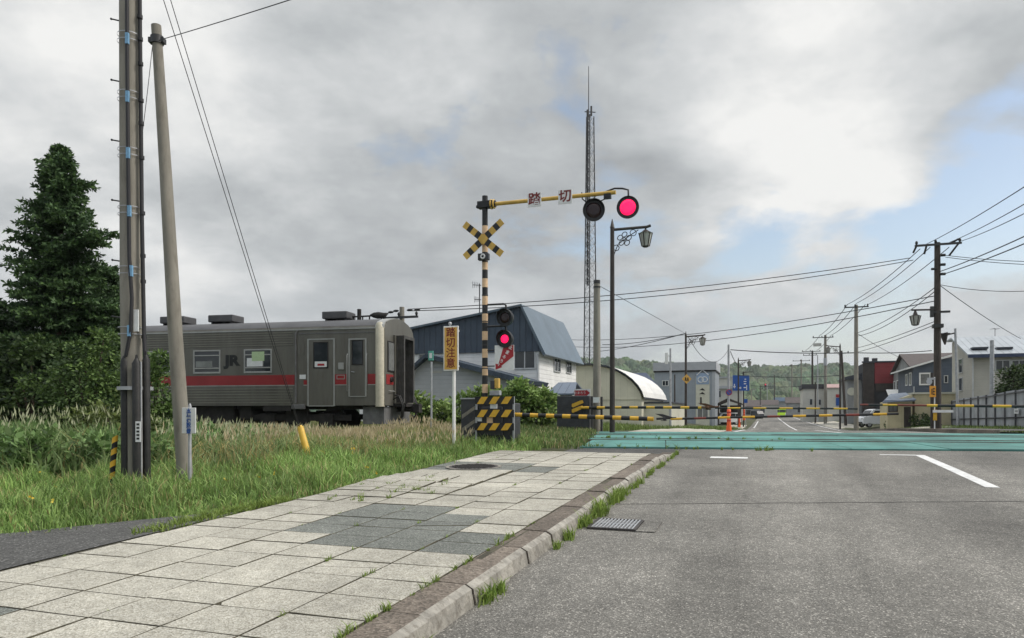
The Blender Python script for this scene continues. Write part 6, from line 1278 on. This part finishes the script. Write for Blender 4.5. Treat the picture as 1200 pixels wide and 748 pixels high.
# orange delineator posts
dp = []
for px, y0, y1, D, lb in ((854.2, 479.5, 500.5, 32.5, 'bright orange reflective post at the road edge beyond the crossing'), (872, 480, 489, 72, 'small orange post under the blue direction sign'), (866.5, 489, 497.5, 76, 'orange post at the foot of the street lamp')):
    g = P(px, y1, D); t_ = thing('delineator_post', lb, 'bollard', g, 0, 'orange posts beyond the crossing'); h_ = (y1 - y0) / F * D
    mb = MB(); mb.tube([(0, 0, -.3), (0, 0, .06)], [.13, .11], 14); mb.tube([(0, 0, .04), (0, 0, h_ * .97), (0, 0, h_)], [.09, .085, .05], 14); p_ = mb.build('post', 'orange', t_)
    for q in (.35, .58, .82): MB().tube([(0, 0, h_ * q - .03), (0, 0, h_ * q + .03)], .092, 14).build('reflector_band', 'sign_red', p_)
g = gnd(896.9, 200); ts = thing('traffic_signal', 'small road signal with a red light far ahead', 'traffic light', g); zt_ = P(897, 451, 200).z - g[2]
mb = MB(); mb.tube([(.5, 0, -.3), (.5, 0, zt_ + .3)], .1, 8); mb.tube([(.5, 0, zt_), (0, 0, zt_)], .06, 6); mb.build('post', 'steel', ts); mb = MB(); mb.bx(-.22, .22, -.1, .15, zt_ - 1.0, zt_ + .3); hd_ = mb.build('signal_head', 'dark_steel', ts)
for k, m_ in enumerate(('lens_lit', 'lens_dark', 'lens_dark')): MB().tube([(0, -.12, zt_ + .05 - k * .38), (0, -.1, zt_ + .05 - k * .38)], .15, 12).build('lens', m_, hd_)

# lattice mast
g = P(691.5, 500, 60); g.z = zg(g.x, g.y); mast = thing('lattice_mast', 'tall slender lattice radio mast with a whip aerial', 'radio mast', g); D = 60
def Lm(px, py): v = P(px, py, D) - g; return v
zt_, z0_ = Lm(690, 136).z, -.3
legs = []
def rad(z): return .62 - (.62 - .31) * min(1, max(0, z / zt_))
def legp(i, z): a = 2 * math.pi * i / 3 + .35; r = rad(z) * 1.1; return Vector((r * math.cos(a), r * math.sin(a), z))
for i in range(3): MB().tube([legp(i, z0_), legp(i, zt_)], .05, 6).build('leg', 'dark_steel', mast)
mb = MB(); nz = 34; zs = [z0_ + (zt_ - z0_) * k / nz for k in range(nz + 1)]
for k in range(nz):
    for i in range(3):
        j = (i + 1) % 3; mb.tube([legp(i, zs[k]), legp(j, zs[k + 1])], .022, 4, 0, False); mb.tube([legp(j, zs[k]), legp(i, zs[k + 1])], .022, 4, 0, False)
        if k % 2 == 0: mb.tube([legp(i, zs[k]), legp(j, zs[k])], .022, 4, 0, False)
mb.build('lattice', 'steel', mast)
mb = MB(); mb.tube([Vector((-.2, 0, zt_ * .45)), Vector((-.2, 0, zt_ + .5))], .10, 6); mb.build('cable_ladder', 'dark_steel', mast)
mb = MB(); mb.tube([Vector((-.12, 0, zt_ - .3)), Vector((-.12, 0, zt_ + 4.1))], [.04, .025], 6); mb.build('whip_aerial', 'dark_steel', mast); mb = MB(); mb.tube([Vector((-.45, 0, zt_ + .35)), Vector((.45, 0, zt_ + .3))], .04, 6); mb.tube([Vector((.1, 0, zt_)), Vector((.1, 0, zt_ + .8))], .08, 6); mb.build('top_fitting', 'dark_steel', mast)

# vehicles
def car(label, px, D, ang, paint, Lc=3.4, Wc=1.48, Hc=1.75, van=True, lime=False):
    g = P(px, 500, D); g.z = zg(g.x, g.y); t_ = thing('parked_car', label, 'car', g, ang); h = Lc / 2
    low = [(-h, .35), (-h, .78), (-h + .05, .95), (-h + .55, 1.05), (h - .02, 1.08), (h, .9), (h, .35)]
    mb = MB(); mb.prism([(x, -Wc / 2, z) for x, z in low], (0, Wc, 0)); mb.build('body', paint, t_, bevel=.06)
    top = [(-h + .45, 1.03), (-h + 1.0, Hc - .08), (-h + 1.3, Hc), (h - .35, Hc), (h - .08, 1.05)]
    mb = MB(); mb.prism([(x, -Wc / 2 + .06, z) for x, z in top], (0, Wc - .12, 0)); mb.build('cabin', paint, t_, bevel=.05)
    for y in (-Wc / 2 + .05, Wc / 2 - .05):
        for a, b in ((-h + .85, -h + 1.75), (-h + 1.83, h - .75), (h - .68, h - .25)):
            s0 = .28 if a < -h + 1 else 0; mb = MB(); mb.prism([(a, y, 1.08), (b, y, 1.08), (b, y, Hc - .16), (a + s0, y, Hc - .16)], (0, .02 * (1 if y > 0 else -1), 0)); mb.build('side_window', 'glass', t_)
    mb = MB(); mb.prism([(-h + .44, -Wc / 2 + .14, 1.07), (-h + .44, Wc / 2 - .14, 1.07), (-h + .93, Wc / 2 - .2, Hc - .14), (-h + .93, -Wc / 2 + .2, Hc - .14)], (-.02, 0, .01)); mb.build('windscreen', 'glass', t_)
    for y in (-.5, .5): MB().ball((-h + .04, y, .82), .12, sc=(.5, 1.2, .9), n=10, k=6).build('headlight', 'lamp_glass', t_)
    MB().bx(-h - .02, -h + .05, -.6, .6, .38, .52).build('bumper', 'dark_steel', t_)
    for x in (-h + .6, h - .6):
        for y in (-Wc / 2 + .1, Wc / 2 - .1): w_ = MB().tube([(x, y - .09, .28), (x, y + .09, .28)], .28, 18).build('wheel', 'black_rubber', t_); MB().tube([(x, y - .10, .28), (x, y + .10, .28)], .17, 14).build('rim', 'alu', w_)
    return t_
M['car_white'] = mat('white_car_paint', (.82, .83, .83), .25, var=.03, spec=.6); M['car_lime'] = mat('lime_paint', (.52, .84, .04), .4, var=.05); M['car_dark'] = mat('dark_car_paint', (.03, .033, .04), .25, var=.05, spec=.6); M['car_silver'] = mat('silver_car_paint', (.36, .37, .38), .3, .4, var=.03)
car('small white van parked side on beside the shed', 1028, 68, 0.05, 'car_white', 3.5, 1.48, 1.72)
car('lime green van crossing at the end of the road', 913, 196, 0., 'car_lime', 4.2, 1.7, 2.0)
car('white car parked under the dark carport', 850, 95, .2, 'car_white', 3.6, 1.5, 1.6); car('dark car waiting beyond the blue direction sign', 884, 150, -1.2, 'car_dark', 4, 1.65, 1.6)
car('white van beside the lime van far ahead', 931, 185, .3, 'car_white', 4.2, 1.7, 2.0); car('silver car far along the road edge', 902, 182, 1.2, 'car_silver', 4.0, 1.65, 1.5)

# drain, manhole, gravel, concrete kerb beyond
M['iron'] = mat('cast_iron', (.055, .05, .047), .6, .4, var=.4, scale=12, dirt=.4)
def on_road(a, l, dz): return Vector((*RX(a, l), float(zr(a)) + dz))
slope = float(zr(7.0) - zr(6.5)) / .5
g = on_road(6.76, -1.33, 0); dr = thing('drain_grate', 'steel gutter grating with slanting bars beside the kerb', 'drain', g, -TH)
mb = MB(); S_ = lambda y: slope * y
def rb(mb, x0, x1, y0, y1, z0, z1):
    mb.prism([(x0, y0, z0 + S_(y0)), (x1, y0, z0 + S_(y0)), (x1, y0, z1 + S_(y0)), (x0, y0, z1 + S_(y0))], (0, y1 - y0, S_(y1 - y0)))
rb(mb, -.20, .21, -.235, .235, .003, .005); mb.build('pit_shade', 'ink', dr); mb = MB()  # flat black plate painted in for the shade below the bars
for k in range(12): x = -.185 + k * .0338; rb(mb, x, x + .014, -.225, .235, .004, .022)
rb(mb, -.19, .20, -.01, .01, .004, .019)
mb.build('grating', 'steel', dr); mb = MB()
for x0, x1, y0, y1 in ((-.22, -.19, -.25, .25), (.20, .23, -.25, .25), (-.19, .20, -.25, -.225), (-.19, .20, .235, .25)): rb(mb, x0, x1, y0, y1, .004, .02)
mb.build('grate_frame', 'iron', dr); mb = MB(); rb(mb, .232, .40, -.26, .26, .003, .010); mb.build('concrete_surround', 'asphalt', dr)
am, lm = 10.05, -4.12
g = Vector((*RX(am, lm), float(zr(am)) + .137)); mh_ = thing('manhole_cover', 'round rusty brown manhole cover set among dark slabs', 'manhole cover', g, -TH)
def disc(r, z, n=36, z0=None): return [(r * math.cos(2 * math.pi * k / n), r * math.sin(2 * math.pi * k / n), z + slope * r * math.sin(2 * math.pi * k / n)) for k in range(n)]
mb = MB(); mb.add(disc(.37, .004) + disc(.37, -.05), [tuple(range(36))] + [(k, 36 + k, 36 + (k + 1) % 36, (k + 1) % 36) for k in range(36)]); cv = mb.build('cover', 'iron', mh_); mb = MB()
for i in range(-5, 6):
    for j in range(-5, 6):
        if i * i + j * j < 27: x, y = i * .06, j * .06; mb.box((x, y, .008 + slope * y), (.035, .035, .01))
mb.build('tread', 'iron', cv); mb = MB(); a_ = disc(.37, .0045) + disc(.42, .0045); mb.add(a_, [(k, 36 + k, 36 + (k + 1) % 36, (k + 1) % 36) for k in range(36)]); mb.build('cover_frame', 'concrete', mh_)
# pale broken concrete and gravel heaps beyond the crossing
def heap(name, label, a0, a1, l0, l1, hz, mt='concrete_pale', seed=0):
    r = np.random.default_rng(seed); A, L = np.meshgrid(np.linspace(a0, a1, 26), np.linspace(l0, l1, 26), indexing='ij'); u = np.abs((A - (a0 + a1) / 2) / (a1 - a0) * 2); v = np.abs((L - (l0 + l1) / 2) / (l1 - l0) * 2)
    hgt = hz * np.clip(1 - np.maximum(u, v) ** 2.2, 0, 1) * (.7 + .3 * np.sin(A * 3.1) * np.cos(L * 2.7)) + r.normal(0, hz * .02, A.shape) * (np.maximum(u, v) < .9)
    X = A * SN + L * CS; Y = A * CS - L * SN; Z = zr(A) + vadd(A, L) - .02 + hgt + np.where(np.maximum(u, v) > .97, -.12, 0); i, j = np.meshgrid(np.arange(25), np.arange(25), indexing='ij'); b = (i * 26 + j).ravel()
    tag(npmesh(name, np.stack([X, Y, Z], -1).reshape(-1, 3), [np.stack([b, b + 1, b + 27, b + 26], 1)], mt, smooth=False), label, 'gravel', kind='stuff')
heap('gravel', 'pale concrete and gravel apron at the far road edge', 27.4, 36.5, -5.2, -1.7, .15, seed=1)
heap('gravel', 'pale gravel patch beside the white van', 52, 64, 7.1, 12.5, .12, seed=2); heap('gravel', 'pale gravel strip along the far road edge', 80, 125, 6.6, 10, .18, seed=3); heap('gravel', 'gravel strip along the opposite road edge', 60, 100, -4.6, -2.2, .15, seed=4)
mb = MB()
for k in range(24):
    a0 = 27.5 + k * 1.2; vs = [(*RX(a, l), float(zr(a)) + z) for a in (a0 + .01, a0 + 1.19) for l, z in ((7.0, -.1), (7.02, .15), (7.2, .16), (7.22, -.1))]; mb.add(vs, [(0, 1, 5, 4), (1, 2, 6, 5), (2, 3, 7, 6), (3, 2, 1, 0), (4, 5, 6, 7)])
tag(mb.build('kerb', 'kerbstone'), None, None, kind='structure')
sheet('footpath', np.arange(27.5, 56, .5), np.array([7.22, 8.4, 9.6]), lambda A, L: zr(A) + .14 + vadd(A, L) * .6, 'asphalt_dark')

# overhead wires
M['wire_far'] = mat('wire_dark', (.03, .032, .035), .6)
def wire(label, p0, D0, p1, D1, sag=.0, r=.02, n=12):
    a = P(*p0, D0); b = P(*p1, D1); mb = MB(); pts = [a.lerp(b, k / n) - Vector((0, 0, 4 * sag * (k / n) * (1 - k / n))) for k in range(n + 1)]
    mb.tube(pts, r, 5, 0, False); o = mb.build('overhead_wire', 'wire_far', None, loc=tuple(a)); return tag(o, label, 'wire', 'overhead wires')
wire('single wire from the slim pole band rising out of the picture', (184, 48), 10.5, (520, -60), 6.5, .02, .006)
wire('thin stay dropping from the slim pole band to the thick pole', (178.5, 55), 10.5, (164, 178), 9.6, .05, .005)
wire('upper wire between the pole behind the railcar and the fence corner pole', (478, 362.5), 34, (1066, 302.5), 37, .35, .02); wire('lower wire between the pole behind the railcar and the fence corner pole', (478, 364.5), 34, (1070, 305), 37, .5, .02)
for i, (p0, p1, nm) in enumerate((((1082, 288), (1330, 133), 'first'), ((1113, 284), (1330, 160), 'second'), ((1127, 282.5), (1330, 179), 'third'))): wire(f'{nm} of three top wires climbing from the fence corner pole towards the camera', p0, 37, p1, 14, .15, .016)
wire('upper of two thick cables climbing from the fence corner pole', (1101, 318.5), 37, (1330, 214), 16, .12, .022); wire('lower of two thick cables climbing from the fence corner pole', (1102, 322.5), 37, (1330, 228), 16, .12, .022)
wire('upper flat wire running from the fence corner pole past the beige roof', (1105, 299), 37, (1330, 305), 30, .2, .016); wire('lower flat wire running from the fence corner pole past the beige roof', (1108, 301.5), 37, (1330, 310), 30, .2, .016)
wire('slack wire running from the fence corner pole over the beige roof', (1102, 334), 37, (1330, 322), 30, .5, .016); wire('service wire slanting from the fence corner pole down to the beige house', (1102, 335), 37, (1196, 397), 52, .12, .02)
for i, (p0, p1, nm) in enumerate((((1078, 292), (993, 357), 'first'), ((1090, 290), (1003, 356), 'second'), ((1112, 290), (1017, 357), 'third'))): wire(f'{nm} of three top wires from the fence corner pole to the bare grey pole', p0, 37, p1, 62, .25, .022)
for i, (p0, p1, nm) in enumerate((((993, 357), (961, 393), 'first'), ((1003, 357), (967, 393), 'second'), ((1014, 357), (974, 393), 'third'))): wire(f'{nm} of three wires from the bare grey pole to the pole with the light box', p0, 62, p1, 97, .3, .03)
for i, (p0, p1, nm) in enumerate((((961, 393), (944, 411), 'first'), ((974, 393), (957, 411), 'second'))): wire(f'{nm} of two wires from the light box pole to the far dark pole', p0, 97, p1, 125, .2, .035)
wire('upper cable from the fence corner pole down to the bare grey pole', (1095, 337.5), 37, (1005, 390), 62, .3, .022); wire('lower cable from the fence corner pole down to the bare grey pole', (1095, 342), 37, (1005, 394), 62, .4, .022)
wire('cable from the lantern bracket to the shops beyond', (1095, 377), 37, (1004, 408), 62, .1, .02); wire('second cable from the lantern bracket to the shops beyond', (1095, 381), 37, (1004, 413), 62, .1, .02)
wire('wire from the bare grey pole down to the slate blue house', (1005, 391), 62, (1052, 418), 72, .1, .022)
wire('upper long wire crossing from behind the mast to the fence corner pole', (640, 397), 80, (1095, 347), 37, .9, .024); wire('lower long wire crossing from behind the mast to the fence corner pole', (640, 404), 80, (1095, 353), 37, 1.1, .024)
wire('wire from the diamond sign lamp back to the concrete pole', (802.6, 391), 49.7, (706, 404), 60, .2, .025); wire('lower wire from the diamond sign lamp past the mast', (802.6, 391), 49.7, (690, 413), 70, .2, .025)
wire('stay slanting from the concrete pole to the diamond sign lamp', (704, 336), 27.5, (803, 391), 49.7, .0, .012); wire('slack wire from the diamond sign lamp to the grey no parking pole', (806, 394), 49.7, (854, 409), 68, 1.5, .02)
wire('thick cable across the road at the no parking pole', (856, 410), 68, (1003, 413.5), 62, .15, .04); wire('thick cable going on past the bare grey pole', (1003, 413.5), 62, (1092, 411), 60, .1, .035); wire('cable dropping from the no parking pole to the lamp before the blue sign', (856, 412), 68, (864.5, 428), 77, .15, .035)
wire('wire across the road in front of the hill', (866, 440), 77, (985, 440), 70, .2, .03); wire('lower wire across the road in front of the hill', (880, 452), 110, (955, 452), 105, .2, .03)

# the thin summer haze that pales the hill
m = bpy.data.materials.new('haze_air'); m.use_nodes = True; t = m.node_tree; t.nodes.clear(); o = t.nodes.new('ShaderNodeOutputMaterial'); v = t.nodes.new('ShaderNodeVolumePrincipled')
v.inputs['Color'].default_value = (.86, .90, .94, 1); v.inputs['Density'].default_value = HAZE; v.inputs['Anisotropy'].default_value = .3; t.links.new(v.outputs[0], o.inputs['Volume'])
mb = MB(); mb.bx(-1300, 1600, -700, 1700, -6, 95); tag(mb.build('haze', m), 'thin pale haze in the air', 'haze', kind='stuff')
